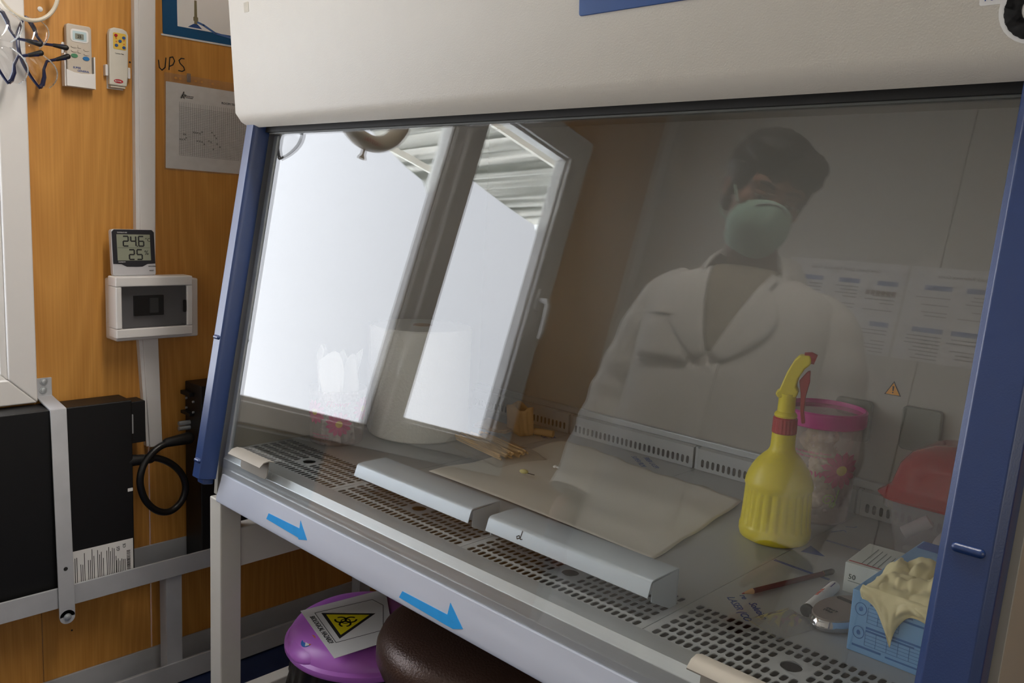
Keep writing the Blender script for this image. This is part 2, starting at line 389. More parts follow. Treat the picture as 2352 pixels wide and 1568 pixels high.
# canopy of corrugated translucent sheet outside the near window
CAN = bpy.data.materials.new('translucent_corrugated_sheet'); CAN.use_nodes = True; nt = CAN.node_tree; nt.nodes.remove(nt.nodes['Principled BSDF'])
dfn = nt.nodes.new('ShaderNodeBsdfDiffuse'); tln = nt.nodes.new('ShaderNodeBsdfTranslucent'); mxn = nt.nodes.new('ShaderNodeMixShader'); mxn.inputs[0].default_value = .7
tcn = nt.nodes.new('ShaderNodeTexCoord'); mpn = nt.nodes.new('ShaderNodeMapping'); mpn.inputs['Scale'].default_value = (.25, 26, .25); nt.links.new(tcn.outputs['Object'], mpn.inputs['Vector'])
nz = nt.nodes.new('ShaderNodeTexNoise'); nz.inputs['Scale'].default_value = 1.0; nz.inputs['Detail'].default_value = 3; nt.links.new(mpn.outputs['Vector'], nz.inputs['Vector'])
rmp = nt.nodes.new('ShaderNodeValToRGB'); rmp.color_ramp.elements[0].position = .38; rmp.color_ramp.elements[1].position = .62       # dark and pale streaks painted in for the shading of the flutes
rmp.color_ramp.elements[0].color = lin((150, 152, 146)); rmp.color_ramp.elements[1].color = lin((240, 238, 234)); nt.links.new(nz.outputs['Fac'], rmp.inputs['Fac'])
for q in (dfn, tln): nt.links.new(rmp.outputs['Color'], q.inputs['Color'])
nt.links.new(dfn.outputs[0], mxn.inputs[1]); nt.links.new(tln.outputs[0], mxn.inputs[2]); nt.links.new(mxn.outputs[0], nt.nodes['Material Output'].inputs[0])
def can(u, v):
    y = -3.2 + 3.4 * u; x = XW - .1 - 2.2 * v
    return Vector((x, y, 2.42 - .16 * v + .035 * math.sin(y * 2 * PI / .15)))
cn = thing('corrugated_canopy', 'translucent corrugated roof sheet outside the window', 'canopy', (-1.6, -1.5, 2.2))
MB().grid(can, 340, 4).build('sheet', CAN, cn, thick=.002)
for xx in (-1.5, -2.4): MB().box(xx, xx + .025, -3.2, .2, 2.42 - .16 * ((-.65 - xx) / 2.2) - .065, 2.42 - .16 * ((-.65 - xx) / 2.2) - .03).build('rafter', LEGW, cn)

# ================================================================== safety cabinet
TH = math.radians(9.5)
SO = Vector((0, -.0575, .7205))
SF = Frame(SO, (1, 0, 0), (0, math.sin(TH), math.cos(TH)))      # plane of the sash; normal points to the user
NT, TP = 4, .33
XI = NT * TP + .008     # inner right wall
bc = thing('biosafety_cabinet', 'large cream safety cabinet with blue rails and a sloping glass sash', 'cabinet', (.66, .4, .655))
yz = Frame((0, 0, 0), (0, 1, 0), (0, 0, 1))     # prisms along +x
side = [(-.045, .650), (.80, .650), (.80, 2.05), (.10, 2.05), (.05, 1.40), (-.035, .80)]
MB().prism(side, yz, -.014, -.001).build('side_panel', INNER, bc, bevel=.001)
MB().prism(side, yz, XI + .001, XI + .05).build('side_panel', INNER, bc, bevel=.001)
MB().box(-.001, XI + .001, .665, .80, .662, 2.05).build('back_panel', INNER, bc)
MB().box(0, XI, .10, .664, 1.43, 1.47).build('inner_ceiling', INNER, bc)
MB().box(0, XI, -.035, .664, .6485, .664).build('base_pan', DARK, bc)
MB().box(0, XI, .654, .6645, .786, .80).build('back_rail', STEEL, bc, bevel=.002)
# header
hp = [(.000, 1.394), (-.016, 1.62), (-.04, 2.08), (.80, 2.08), (.80, 2.05), (.11, 2.05), (.075, 1.43), (.062, 1.376), (.030, 1.370), (.012, 1.379)]
hd = MB().prism(hp, yz, -.013, 1.405).build('header', PAINT, bc, bevel=.0016, seg=2)
MB().box(.012, XI - .002, .6495, .662, -.006, .006, SF).build('seal', DARK, bc)
MB().box(.03, XI - .01, .647, .6495, -.0045, .002, SF).build('sash_edge', mat('grey_gasket', (92, 94, 90), .5), bc)
hf = Frame((0, 0, 1.394), (1, 0, 0), (0, -.016 / .226, 1))
cp = MB().prism(rrect(.84, 1.24, .078, .30, .003), hf, 0, .004).build('control_panel', BLUEP, bc, bevel=.001)
MB().prism(rrect(.857, 1.22, .097, .285, .003), hf, .004, .0055).build('screen', mat('display_dark', (24, 23, 22), .2), cp)
mb = MB()
for k in range(7): mb.box(.8575, 1.2195, .098 + .0032 * k, .0988 + .0032 * k, .0055, .0060, hf)
mb.build('stripe', mat('pale_blue_print', (120, 150, 196), .5), cp, smooth=0)
mb = MB(); mb.prism(rrect(1.286, 1.33, .036, .051, .002), hf, 0, .0006); mb.prism(oval(1.331, .030, .029, .029, 30), hf, 0, .0005); mb.prism(rrect(1.3, 1.36, .055, .09, .004), hf, 0, .0005)
stk = mb.build('certification_sticker', PAPER, bc, smooth=0)
MB().text('TÜV NORD', .0105, hf, 1.288, .0395, .0010, shear=.25, sx=.78).build('lettering', mat('deep_blue_print', (20, 70, 150), .5), stk, smooth=0)
g = MB(); 
g.stroke([(1.331 + .018 * math.cos(math.radians(a)), .029 + .018 * math.sin(math.radians(a))) for a in range(60, 345, 15)], .013, hf, .0011)
g.stroke([(1.349, .022), (1.349, .031), (1.336, .031)], .010, hf, .0011)
g.build('emblem', INK, stk, smooth=0)
MB().prism(rrect(.044, .060, .175, .192, .001), hf, 0, .0005).build('tape_scrap', mat('old_tape', (186, 178, 160), .5, var=.2, scale=90), bc, smooth=0)

# side rails
RP = [(0, -.004), (0, .024), (.005, .030), (.031, .030), (.036, .022), (.036, -.004)]
rl = Frame(SF(0, 0, 0), (1, 0, 0), SF.n)       # profile plane, extruded downwards along -slope
for (x0, wd) in ((-.014, 1.0), (1.3205, 1.40)):
    pr_ = [(x0 + a * wd, b) for (a, b) in RP]
    ra = MB().prism(pr_, rl, -.662, .030).build('side_rail', BLUE, bc, bevel=.0015)
    pe = [(x0, -.004), (x0, .026), (x0 + .034 * wd, .026), (x0 + .034 * wd, -.004)]
    MB().prism([(x0 + .004, -.004), (x0 + .004, .018), (x0 + .03 * wd, .018), (x0 + .03 * wd, -.004)], rl, .030, .042).build('rail_end', BLUE, ra, bevel=.003)
    for v in ((.246, .004) if x0 < 0 else (.246,)):
        st = MB()
        st.tube([SF(x0 + .011 * wd, v, .030), SF(x0 + .0245 * wd, v, .030)], .0042, 12); st.sphere(SF(x0 + .011 * wd, v, .030), .0042); st.sphere(SF(x0 + .0245 * wd, v, .030), .0042)
        st.build('stud', BLUE, ra)
for (a, b) in ((.0225, .040),):
    MB().box(a, b, -.062, .65, -.022, -.012, SF).build('guide_strip', STEEL, bc, bevel=.004)
# front sill (folded steel) and apron
sp = [(-.0005, .7375), (-.0005, .7415), (-.006, .7445), (-.036, .7435), (-.0475, .7335), (-.0495, .704), (-.046, .700), (-.040, .700), (-.040, .7375)]
MB().prism(sp, yz, .030, XI - .010).build('sill', STEEL, bc, bevel=.0012)
ap = [(-.052, .7035), (-.0655, .6575), (-.0650, .651), (-.060, .648), (-.030, .648), (-.030, .7035)]
MB().prism(ap, yz, .034, XI - .010).build('apron', APRON, bc, bevel=.0015)
af = Frame((0, -.06066, .674), (1, 0, 0), (0, .0135, .0460))
CY = mat('cyan_sticker', (20, 142, 214), .35, var=.1, scale=50)
def appt(px, py):
    p = at(px, py, 'y', -.0615); return (p.x, (p.z - .674) / .959)
for A in ([(615, 1179), (685, 1214), (683, 1197), (706, 1240), (689, 1238), (687, 1234), (613, 1191)],
          [(925, 1357), (1028, 1411), (1029, 1386), (1066, 1443), (1046, 1445), (1024, 1431), (921, 1370)]):
    q = [appt(*p) for p in A]; q = [(a, max(b, -.0170)) for a, b in q]
    MB().prism(q[::-1], af, 0, .0006).build('arrow_sticker', CY, bc, smooth=0)
# work trays: punched front grille, big finger hole
PX, PY, NC, NR = .01113, .0197, 28, 6
def tray_mesh(x0):
    mb = MB(); z = .74; x1 = x0 + TP; e = .0005; y0, y1 = .0, .6455
    gx0, gy0 = x0 + .015 - PX / 2, .0082 - PY / 2 + .0025; gx1, gy1 = gx0 + NC * PX, gy0 + NR * PY
    X0, X1 = x0 + e, x1 - e
    def quad(a, b, c, d): mb.add([(a, c, z), (b, c, z), (b, d, z), (a, d, z)], [(0, 1, 2, 3)])
    quad(X0, X1, y0, gy0); quad(X0, gx0, gy0, gy1); quad(gx1, X1, gy0, gy1); quad(X0, X1, gy1, y1)
    for (a, b, c, d) in ((X0, X1, y0, y0), (X1, X1, y0, y1), (X1, X0, y1, y1), (X0, X0, y1, y0)):
        mb.add([(a, c, z - .018), (b, d, z - .018), (b, d, z), (a, c, z)], [(0, 1, 2, 3)])
    def cell(a, b, c, d, hole, lip):
        """rectangle a..b x c..d with a hole outline (counter-clockwise), plus the hole's wall"""
        n = len(hole); q = n // 4
        cor = [(b, c), (b, d), (a, d), (a, c)]       # corner reached after each quarter of the outline
        V = [(p[0], p[1], z) for p in hole] + [(p[0], p[1], z) for p in cor] + [(p[0], p[1], z - lip) for p in hole]
        F = []
        for k in range(n):
            k2 = (k + 1) % n; sct = (k // q)
            F.append((k2, k, n + sct)); F.append((k, k2, n + 4 + k2, n + 4 + k))
        for s_ in range(4): F.append((((s_ + 1) * q) % n, n + s_, n + (s_ + 1) % 4))
        mb.add(V, F)
    cx = x0 + TP / 2; cy = gy0 + 3 * PY
    big = (12, 16, 2, 4)
    for i in range(NC):
        for j in range(NR):
            if big[0] <= i < big[1] and big[2] <= j < big[3]: continue
            a, b, c, d = gx0 + i * PX, gx0 + (i + 1) * PX, gy0 + j * PY, gy0 + (j + 1) * PY
            mx, my = (a + b) / 2, (c + d) / 2; r = .0039; h = .0039
            hole = []
            for k in range(12):
                q = -PI / 4 * 3 + PI / 2 + 2 * PI * k / 12 - PI / 2 - PI / 4 + PI / 4
                yy = math.sin(q)
                hole.append((mx + r * math.cos(q), my + r * yy + (h if yy > 1e-6 else -h)))
            cell(a, b, c, d, hole, .0014)
    a, b, c, d = gx0 + big[0] * PX, gx0 + big[1] * PX, gy0 + big[2] * PY, gy0 + big[3] * PY
    cell(a, b, c, d, [(cx + .0125 * math.cos(-PI * .75 + 2 * PI * k / 24), cy + .0125 * math.sin(-PI * .75 + 2 * PI * k / 24)) for k in range(24)], .0014)
    return mb
trays = [tray_mesh(i * TP).build('work_tray', STEELTRAY, bc, smooth=0) for i in range(NT)]
# rear punched strips
def strip(x0):
    mb = MB(); y = .640; z0, z1 = .7415, .7845; n = 26; px = .0118; sx = x0 + .0175; e = .005
    X0, X1 = x0 + e, x0 + TP - e; a0 = sx - px / 2 + .0; a1 = a0 + n * px; c0, c1 = .7455, .7675
    def quad(a, b, c, d): mb.add([(a, y, c), (b, y, c), (b, y, d), (a, y, d)], [(0, 1, 2, 3)])
    quad(X0, X1, z0, c0); quad(X0, X1, c1, z1); quad(X0, a0, c0, c1); quad(a1, X1, c0, c1)
    for i in range(n):
        a, b = a0 + i * px, a0 + (i + 1) * px; mx = (a + b) / 2; my = (c0 + c1) / 2; hole = []
        for k in range(12):
            q = -PI * .75 + 2 * PI * k / 12; s_ = math.sin(q); hole.append((mx + .0034 * math.cos(q), my + .0034 * s_ + (.0048 if s_ > 1e-6 else -.0048)))
        cor = [(b, c0), (b, c1), (a, c1), (a, c0)]; nn = 12
        V = [(p[0], y, p[1]) for p in hole] + [(p[0], y, p[1]) for p in cor] + [(p[0], y + .0014, p[1]) for p in hole]; F = []
        for k in range(nn):
            k2 = (k + 1) % nn; F.append((k2, k, nn + k // 3)); F.append((k, k2, nn + 4 + k2, nn + 4 + k))
        for s_ in range(4): F.append((((s_ + 1) * 3) % nn, nn + s_, nn + (s_ + 1) % 4))
        mb.add(V, F)
    mb.add([(X0, y, z1), (X1, y, z1), (X1, y + .014, z1 + .002), (X0, y + .014, z1 + .002)], [(0, 1, 2, 3)])
    for X in (X0, X1): mb.add([(X, y, z0), (X, y + .014, z0), (X, y + .014, z1 + .002), (X, y, z1)], [(0, 1, 2, 3)])
    return mb
for i in range(NT): strip(i * TP).build('rear_grille', STEELTRAY, bc, smooth=0)
MB().box(.002, XI - .002, .6545, .6555, .7405, .785).build('grille_shade', DARK, bc)  # near-black sheet standing in for the shade behind the rear slots
for i in range(1, NT): MB().box(i * TP - .0035, i * TP + .0035, .644, .653, .7405, .786).build('divider', STEEL, bc, bevel=.001)
# blue print left on the trays by the protective film
def tray_print(tr, fn):
    mb = MB(); fn(mb); o = mb.build('film_print', BLUEINK, tr, smooth=0); o['kind'] = 'stuff'; return o
def p4(mb):
    d = Vector((.059, -.05, 0)); a = math.atan2(d.y, d.x)
    mb.text('LASER (CO', .0155, flat(1.012, .163, .7401, a), sx=.9); mb.text('re', .014, flat(1.02, .182, .7401, a)); mb.text('Solution', .0155, flat(1.040, .170, .7401, a), sx=.9)
tray_print(trays[3], p4)
f0 = flat(0, 0, .7401)
for off in (0, .0035):
    tray_print(trays[3], lambda mb: mb.stroke([(.993, .336 - off), (1.079, .332 - off)], .0014, f0, .0003)); tray_print(trays[3], lambda mb: mb.stroke([(1.009, .479 - off), (1.082, .480 - off)], .0012, f0, .0003))
tray_print(trays[3], lambda mb: mb.prism([(1.004, .398), (1.037, .409), (1.003, .434)], f0, 0, .0003))
tray_print(trays[3], lambda mb: (mb.stroke([(.998, .52), (1.008, .545), (1.015, .54)], .0012, f0, .0003), mb.stroke([(1.003, .565), (1.014, .572), (1.016, .58)], .0012, f0, .0003)))
def p3(mb):
    a = math.atan2(-.6, .8)
    mb.text('FIBER LASER', .016, flat(.545, .625, .7401, a), sx=.9); mb.text('SUPER FILM', .016, flat(.525, .610, .7401, a), sx=.9)
tray_print(trays[1], p3)
tray_print(trays[0], lambda mb: (mb.text('NOV', .018, flat(.285, .585, .7401, -.6)), mb.text('FILM', .018, flat(.298, .60, .7401, -.6))))
# outlets and warning mark on the inner back panel
bf = Frame((0, .6645, 0), (1, 0, 0), (0, 0, 1))
OUT = mat('grey_outlet_cover', (112, 112, 104), .4, var=.05)
for (px, py) in ((1962, 960), (2118, 985)):
    p = at(px, py, 'y', .6645)
    oc = MB().prism(rrect(p.x - .032, p.x + .032, p.z - .038, p.z + .036, .008), bf, -.001, .012).build('outlet_cover', OUT, bc, bevel=.003)
p = at(2052, 893, 'y', .6645)
wm = MB().prism([(p.x - .014, p.z - .011), (p.x + .014, p.z - .011), (p.x, p.z + .0135)], bf, 0, .0005).build('warning_mark', INK, bc, smooth=0)
MB().prism([(p.x - .0115, p.z - .0097), (p.x + .0115, p.z - .0097), (p.x, p.z + .0105)], bf, .0005, .0009).build('field', mat('amber_print', (236, 160, 30), .5), wm, smooth=0)
mb = MB().prism([(p.x - .0008, p.z - .0035), (p.x + .0008, p.z - .0035), (p.x + .0014, p.z + .005), (p.x - .0014, p.z + .005)], bf, .0009, .0013); mb.prism(oval(p.x, p.z - .0062, .0012, .0012, 10), bf, .0009, .0013)
mb.build('exclamation_mark', INK, wm, smooth=0)
# the sliding sash
gs = MB().box(.024, XI - .004, 0, .647, -.004, 0, SF).build('glass_sash', GLASS, bc, smooth=0)
for u0, u1 in ((.108, .222), (1.102, 1.232)):
    hn = MB().prism(rrect(u0 + .004, u1 - .016, .016, .052, .008), SF, 0, .0016).build('handle_plate', mat('dull_steel', (150, 145, 136), .6, .3), gs)
    pts = [(.0000, .0525), (.012, .0545), (.022, .051), (.0285, .0425)]; q = pts + [(a - .0004, b - .0016) for a, b in pts[::-1]]
    MB().prism([(a, b) for a, b in q][::-1], Frame(SF(0, 0, 0), SF.n, SF.y), -u1, -u0).build('handle_lip', mat('dull_steel', (150, 145, 136), .6, .3), gs, smooth=50)

# stand under the cabinet
cs = thing('cabinet_stand', 'cream painted square tube stand carrying the safety cabinet', 'stand', (.66, .35, 0))
for (x0, y0) in ((-.012, -.055), (-.012, .70), (1.345, -.055), (1.345, .70)):
    MB().box(x0, x0 + .045, y0, y0 + .045, 0, .6475).build('leg', LEGW, cs, bevel=.003)
for x0 in (-.008, 1.349):
    MB().box(x0, x0 + .036, -.012, .702, .500, .582).build('side_bar', LEGW, cs, bevel=.003)
    MB().box(x0, x0 + .036, -.012, .702, .180, .220).build('foot_bar', LEGW, cs, bevel=.003)
MB().box(.03, 1.347, .71, .735, .50, .58).build('rear_bar', LEGW, cs, bevel=.003)

# ================================================================== left wall: conduit, boxes, remotes, goggles
c1 = thing('cable_trunking', 'tall white plastic cable trunking running down the wood wall', 'trunking', (XW, .06, 1.03))
def lean(y0a, y0b, y1a, y1b, za, zb, d):
    f = onwall(0, 0); return MB().prism([(y0a, za), (y1a, za), (y1b, zb), (y0b, zb)], f, .0, d)
lean(.022, .032, .068, .086, 1.03, ZC - .002, .018).build('channel', WHITEPVC, c1, bevel=.001)
lean(.030, .042, .066, .084, 1.03, ZC - .002, .022).build('cover', WHITEPVC, c1, bevel=.002)
c2 = thing('cable_trunking', 'short white cable trunking hanging below the breaker box', 'trunking', (XW, .06, .61))
lean(.040, .024, .079, .072, .612, .905, .018).build('channel', WHITEPVC, c2, bevel=.001)
lean(.046, .032, .078, .070, .610, .905, .024).build('cover', WHITEPVC, c2, bevel=.002)

db = thing('breaker_box', 'white breaker box with a smoked door on the wood wall', 'breaker box', (XW, .06, .89))
f = onwall(0, 0)
MB().prism([(-.046, .889), (.155, .889), (.155, 1.034), (-.046, 1.034)], f, 0.0, .062).build('back_box', WHITEPVC, db, bevel=.004)
fc = MB(); ring_frame(fc, f, -.056, .127, .900, 1.043, .001, .05, .09)
fc = MB()
for (a, b, c, d) in ((-.056, .127, 1.020, 1.043), (-.056, .127, .900, .922), (-.056, -.042, .922, 1.020), (.112, .127, .922, 1.020)): fc.box(a, b, c, d, .045, .092, f)
fc.build('front_cover', WHITEPVC, db, bevel=.003)
MB().box(-.042, .112, .922, 1.020, .046, .052, f).build('mask_plate', mat('grey_plate', (150, 150, 148), .5), db)
br = MB().box(-.005, .065, .948, .996, .05, .070, f).build('breaker', BLACK, db, bevel=.001)
MB().box(.03, .05, .955, .99, .0705, .074, f).build('switch', mat('grey_switch', (120, 122, 120), .4), br)
MB().box(-.02, .085, .937, .942, .052, .056, f).build('terminal_bar', mat('copper_red', (150, 60, 44), .4), db)
SMOKE = glassy('smoked_plastic', (.62, .62, .63), 1.5, .02)
dr = MB().prism(rrect(-.0415, .1115, .9225, 1.0195, .003), f, .084, .088).build('door', SMOKE, db)
MB().prism(rrect(.1035, .1105, .955, .985, .003), f, .088, .091).build('latch', BLACK, dr)
for k in range(11): MB().box(-.0475, -.0455, .905 + k * .011, .9085 + k * .011, .012, .048, f).build('vent_rib', WHITEPVC, db)

th = thing('thermo_hygrometer', 'black and silver digital thermometer standing on the breaker box', 'thermometer', (-.50, 0, 1.0435))
f = Frame((-.486, 0, 1.0435), (0, 1, 0), (-.09, 0, 1))
MB().prism(rrect(-.050, .050, 0, .1075, .006), f, -.016, 0).build('case', mat('silver_plastic', (196, 196, 200), .35, .2), th, bevel=.002)
dk = [(-.0488, .0275), (-.03, .0265), (-.018, .0205), (.004, .020), (.018, .0205), (.030, .0265), (.0488, .0275)] + [(.0488, .101), (.0435, .1065), (-.0435, .1065), (-.0488, .101)]
MB().prism(dk, f, 0, .0012).build('bezel', mat('charcoal_plastic', (38, 38, 44), .35), th, bevel=.0004, seg=1)
lc = MB().prism(rrect(-.0385, .0385, .035, .0955, .001), f, .0012, .0016).build('display', mat('lcd_grey', (142, 146, 128), .3, var=.02), th, smooth=0)
SEG = {'2': 'abged', '4': 'fgbc', '6': 'afgedc', '5': 'afgcd'}
def seg7(mb, ch, x, y, w_, h_, t):
    S = {'a': (x, y + h_, x + w_, y + h_), 'g': (x, y + h_ / 2, x + w_, y + h_ / 2), 'd': (x, y, x + w_, y), 'f': (x, y + h_ / 2, x, y + h_), 'b': (x + w_, y + h_ / 2, x + w_, y + h_), 'e': (x, y, x, y + h_ / 2), 'c': (x + w_, y, x + w_, y + h_ / 2)}
    for s_ in SEG[ch]:
        a, b, c, d = S[s_]; q = .10; mb.stroke([(a + (c - a) * q, b + (d - b) * q), (c - (c - a) * q, d - (d - b) * q)], t, fsh, .0004)
fsh = Frame(f(0, 0, .0016), f.x, f.y)
mb = MB()
for ch, x in zip('246', (-.024, -.0065, .0115)): seg7(mb, ch, x, .0685, .0115, .0225, .0031)
mb.prism(rrect(.0068, .0092, .067, .0694, .0005), fsh, 0, .0004)
for ch, x in zip('25', (-.0115, .0065)): seg7(mb, ch, x, .0375, .0115, .0225, .0031)
mb.stroke([(-.037, .0645), (.037, .0645)], .0005, fsh)
mb.text('°C', .012, fsh, .0265, .079); mb.text('%', .015, fsh, .0235, .048)
mb.build('digits', INK, lc, smooth=0)['kind'] = 'stuff'
MB().text('TEMPERATURE', .0035, f, -.037, .0985, .0016).build('lettering', PAPER, th, smooth=0); MB().text('HUMIDITY', .0035, f, -.037, .0305, .0016).build('lettering', PAPER, th, smooth=0)
mb = MB(); mb.text('MAX/MIN', .0042, f, .032, .0195, .0006); mb.text('RESET', .0042, f, .034, .0095, .0006); mb.build('button_lettering', INK, th, smooth=0)

# air conditioner remote in its holder
hz = thing('remote_holder', 'white plastic holder for the air conditioner remote', 'holder', (XW, -.095, 1.46))
f = onwall(0, 0)
MB().prism(rrect(-.128, -.064, 1.461, 1.555, .004), f, 0, .004).build('back_plate', WHITEPVC, hz, bevel=.001)
MB().prism([(-.126, 1.460), (-.066, 1.460), (-.066, 1.494), (-.08, 1.4905), (-.095, 1.4895), (-.11, 1.491), (-.126, 1.496)], f, .022, .027).build('pocket_front', WHITEPVC, hz, bevel=.001)
for a in (-.1285, -.0665): MB().box(a, a + .003, 1.460, 1.53, .004, .022, f).build('side_wall', WHITEPVC, hz)
MB().box(-.126, -.066, 1.460, 1.463, .004, .023, f).build('base', WHITEPVC, hz)
ac = thing('remote_control', 'beige air conditioner remote with a small display in the white holder', 'remote', (XW + .01, -.095, 1.464))
BEI = mat('beige_plastic', (190, 180, 166), .45)
MB().prism(rrect(-.1225, -.0695, 1.4635, 1.594, .006), f, .0045, .021).build('body', BEI, ac, bevel=.003)
dsp = MB().prism(rrect(-.114, -.077, 1.557, 1.584, .006), f, .021, .0218).build('display_bezel', WHITEPVC, ac)
MB().prism(rrect(-.110, -.081, 1.560, 1.580, .002), f, .0218, .0222).build('display_field', mat('pale_cyan', (178, 200, 206), .4), dsp, smooth=0)
l2 = MB().prism(rrect(-.105, -.087, 1.563, 1.575, .001), f, .0222, .0226).build('lcd', mat('lcd_dim', (128, 130, 118), .3), dsp, smooth=0)
MB().text('25', .0085, f, -.1005, 1.566, .0234).build('lettering', INK, dsp, smooth=0)
for i, (y, z, w_, h_, cl) in enumerate(((-.114, 1.546, .012, .0035, BEI), (-.114, 1.537, .012, .0035, BEI), (-.088, 1.5425, .012, .0035, BEI), (-.088, 1.5335, .012, .0035, BEI), (-.1, 1.5475, .007, .007, BEI), (-.1, 1.5375, .007, .007, BEI), (-.1145, 1.527, .0145, .006, mat('green_button', (70, 128, 92), .4)), (-.09, 1.524, .0145, .006, mat('blue_button', (30, 110, 170), .4)))):
    MB().prism(oval(y + w_ / 2, z, w_ / 2, h_ * .75, 16) if i not in (4, 5) else rrect(y, y + w_, z - h_ / 2, z + h_ / 2, .001), f, .0205, .0226).build('button', cl, ac, bevel=.0004, seg=1)
mb = MB(); mb.text('SUPER', .006, f, -.111, 1.5, .0218, shear=.1); mb.text('GENERAL', .006, f, -.102, 1.494, .0218, shear=.1); mb.build('lettering', BLUEINK, ac, smooth=0)
fh = thing('remote_holder', 'small white clip holder for the fan remote', 'holder', (XW, -.01, 1.475))
MB().box(-.032, .004, 1.468, 1.505, 0, .004, f).build('back_plate', WHITEPVC, fh)
for a in (-.0385, .0115): MB().prism(rrect(a, a + .006, 1.495, 1.520, .002), f, 0, .014).build('clip', WHITEPVC, fh, bevel=.001)
MB().box(-.033, .012, 1.505, 1.512, 0, .003, f).build('cross_bar', WHITEPVC, fh)
MB().box(-.030, .003, 1.470, 1.474, .004, .02, f).build('ledge', BEI, fh, bevel=.001)
fm = thing('remote_control', 'slim cream fan remote with a yellow button field', 'remote', (XW + .004, -.01, 1.475))
MB().prism([(-.0318, 1.4755), (.0075, 1.4755), (.0105, 1.50), (.0125, 1.590), (.009, 1.599), (-.001, 1.603), (-.019, 1.603), (-.028, 1.599), (-.031, 1.590)], f, .004, .019).build('body', mat('cream_plastic', (206, 202, 190), .42), fm, bevel=.003)
yf = MB().prism(rrect(-.0225, .0065, 1.556, 1.592, .003), f, .019, .0196).build('button_field', mat('yellow_field', (214, 178, 70), .5), fm, smooth=0)
for (y, z, cl) in ((-.0165, 1.586, REDP), (.001, 1.583, BLUEP), (-.0075, 1.5745, BLUEP), (-.0155, 1.5645, BLUEP), (.001, 1.5615, BLUEP)):
    MB().prism(oval(y, z, .0036, .0032, 14), f, .0196, .0212).build('button', cl, fm)
for (y, z) in ((-.0155, 1.5795), (-.0155, 1.5725), (.0015, 1.577), (.0015, 1.569)): MB().prism(oval(y, z, .0016, .0016, 10), f, .0196, .0201).build('indicator', mat('orange_dot', (214, 96, 40), .5), fm)
MB().text('Louver Fan', .0042, f, -.018, 1.5455, .0196).build('lettering', INK, fm, smooth=0)
lg = MB().prism(oval(-.012, 1.4855, .0105, .0045, 20), f, .019, .0194).build('logo', REDP, fm, smooth=0)
MB().text('ROYAL', .0048, f, -.0205, 1.4838, .0201).build('lettering', PAPER, lg, smooth=0)

# cord loop on a screw, two pairs of goggles hanging from it
lp = thing('cord_loop', 'cream cord hanging in a loop beside the window', 'cord', (-.49, -.19, 1.59))
pc = at(62, -28, 'x', -.50)
MB().tube([Vector((-.50 + .004 * math.sin(2 * a), pc.y + .060 * math.cos(a), pc.z + .064 * math.sin(a))) for a in [2 * PI * k / 48 for k in range(48)]], .0042, 10, closed=True).build('cord', mat('cream_cord', (206, 198, 180), .45), lp)
MB().tube([(-.55, pc.y, pc.z + .060), (-.492, pc.y, pc.z + .0585)], .003, 8).build('hook', STEEL, lp)
mb = MB(); a, b = wpt(92, 21); mb.lathe([(.0055, 0), (.0055, .001), (.002, .003)], n=14, fr=Frame((XW, a, b), (0, 1, 0), (0, 0, 1)))
tag(mb.build('wall_screw', WHITEPVC), 'white cross-head screw cap on the wood wall beside the goggles', 'screw')
def goggles(label, px, py, turn, tilt, dx):
    """safety glasses hanging from one temple: brow bar, two lens lobes, two temples"""
    o = at(px, py, 'x', XW + dx)
    g = thing('safety_goggles', label, 'goggles', o, 'goggles hanging on the cord loop')
    f = Frame(o, (math.sin(turn) , math.cos(turn) * math.cos(tilt), math.sin(tilt)), (-.10, -math.sin(tilt), math.cos(tilt)))
    NV = mat('navy_plastic', (16, 24, 62), .3)
    # the spectacles hang on end: local y runs along the brow, x across (towards the lens' lower edge)
    brow = [f(.026 * (t * t) * 4 - .026, t * .148, .012 - .05 * t * t * 2) for t in [i / 20 - .5 for i in range(21)]]
    MB().tube(brow, [.0026 + .0012 * math.cos(PI * (i / 20 - .5)) for i in range(21)], 8).build('brow_bar', NV, g)
    for s_ in (-1, 1):
        V = []
        def lens(u, v, s_=s_):
            t = s_ * (.035 + .455 * u); top = .104 * t * t - .026
            depth = (.054 * math.sin(PI * min(1, .16 + .80 * u)) ** .6 + .004)
            return f(top + depth * v, t * .148, .012 - .1 * t * t - .010 * v * v + .006 * math.sin(PI * v))
        MB().grid(lens, 14, 8).build('lens', LENS, g, thick=.0016)
        edge = [lens(u, 1.0) for u in [i / 14 for i in range(15)]]
        MB().tube(edge, .0013, 6).build('lens_rim', glassy('lens_edge', (.85, .87, .87), 1.5, .02, .35, (225, 230, 230)), g)
        y0 = s_ * .072
        tm = [f(.0, y0, -.012), f(.006, y0 * .93, -.012), f(.013, y0 * .70, -.016), f(.015, y0 * .48, -.016), f(.024, y0 * .25, -.014), f(.044, y0 * .12 + s_ * .006, -.012), f(.062, y0 * .08 + .006 * s_, -.010)]
        MB().tube(tm, [.0045, .0048, .0045, .0030, .0030, .0034, .0048], 8).build('temple', NV, g)
        MB().capsule(f(.044, y0 * .12 + s_ * .006, -.012), f(.066, y0 * .07 + .004 * s_, -.010), .0040, .0058).build('temple_tip', BLACKP, g)
    return g
goggles('clear safety goggles hanging in front of the white window frame', 8, 103, .25, .06, .085)
goggles('clear safety goggles hanging against the wood wall next to the remotes', 75, 118, .25, .14, .042)

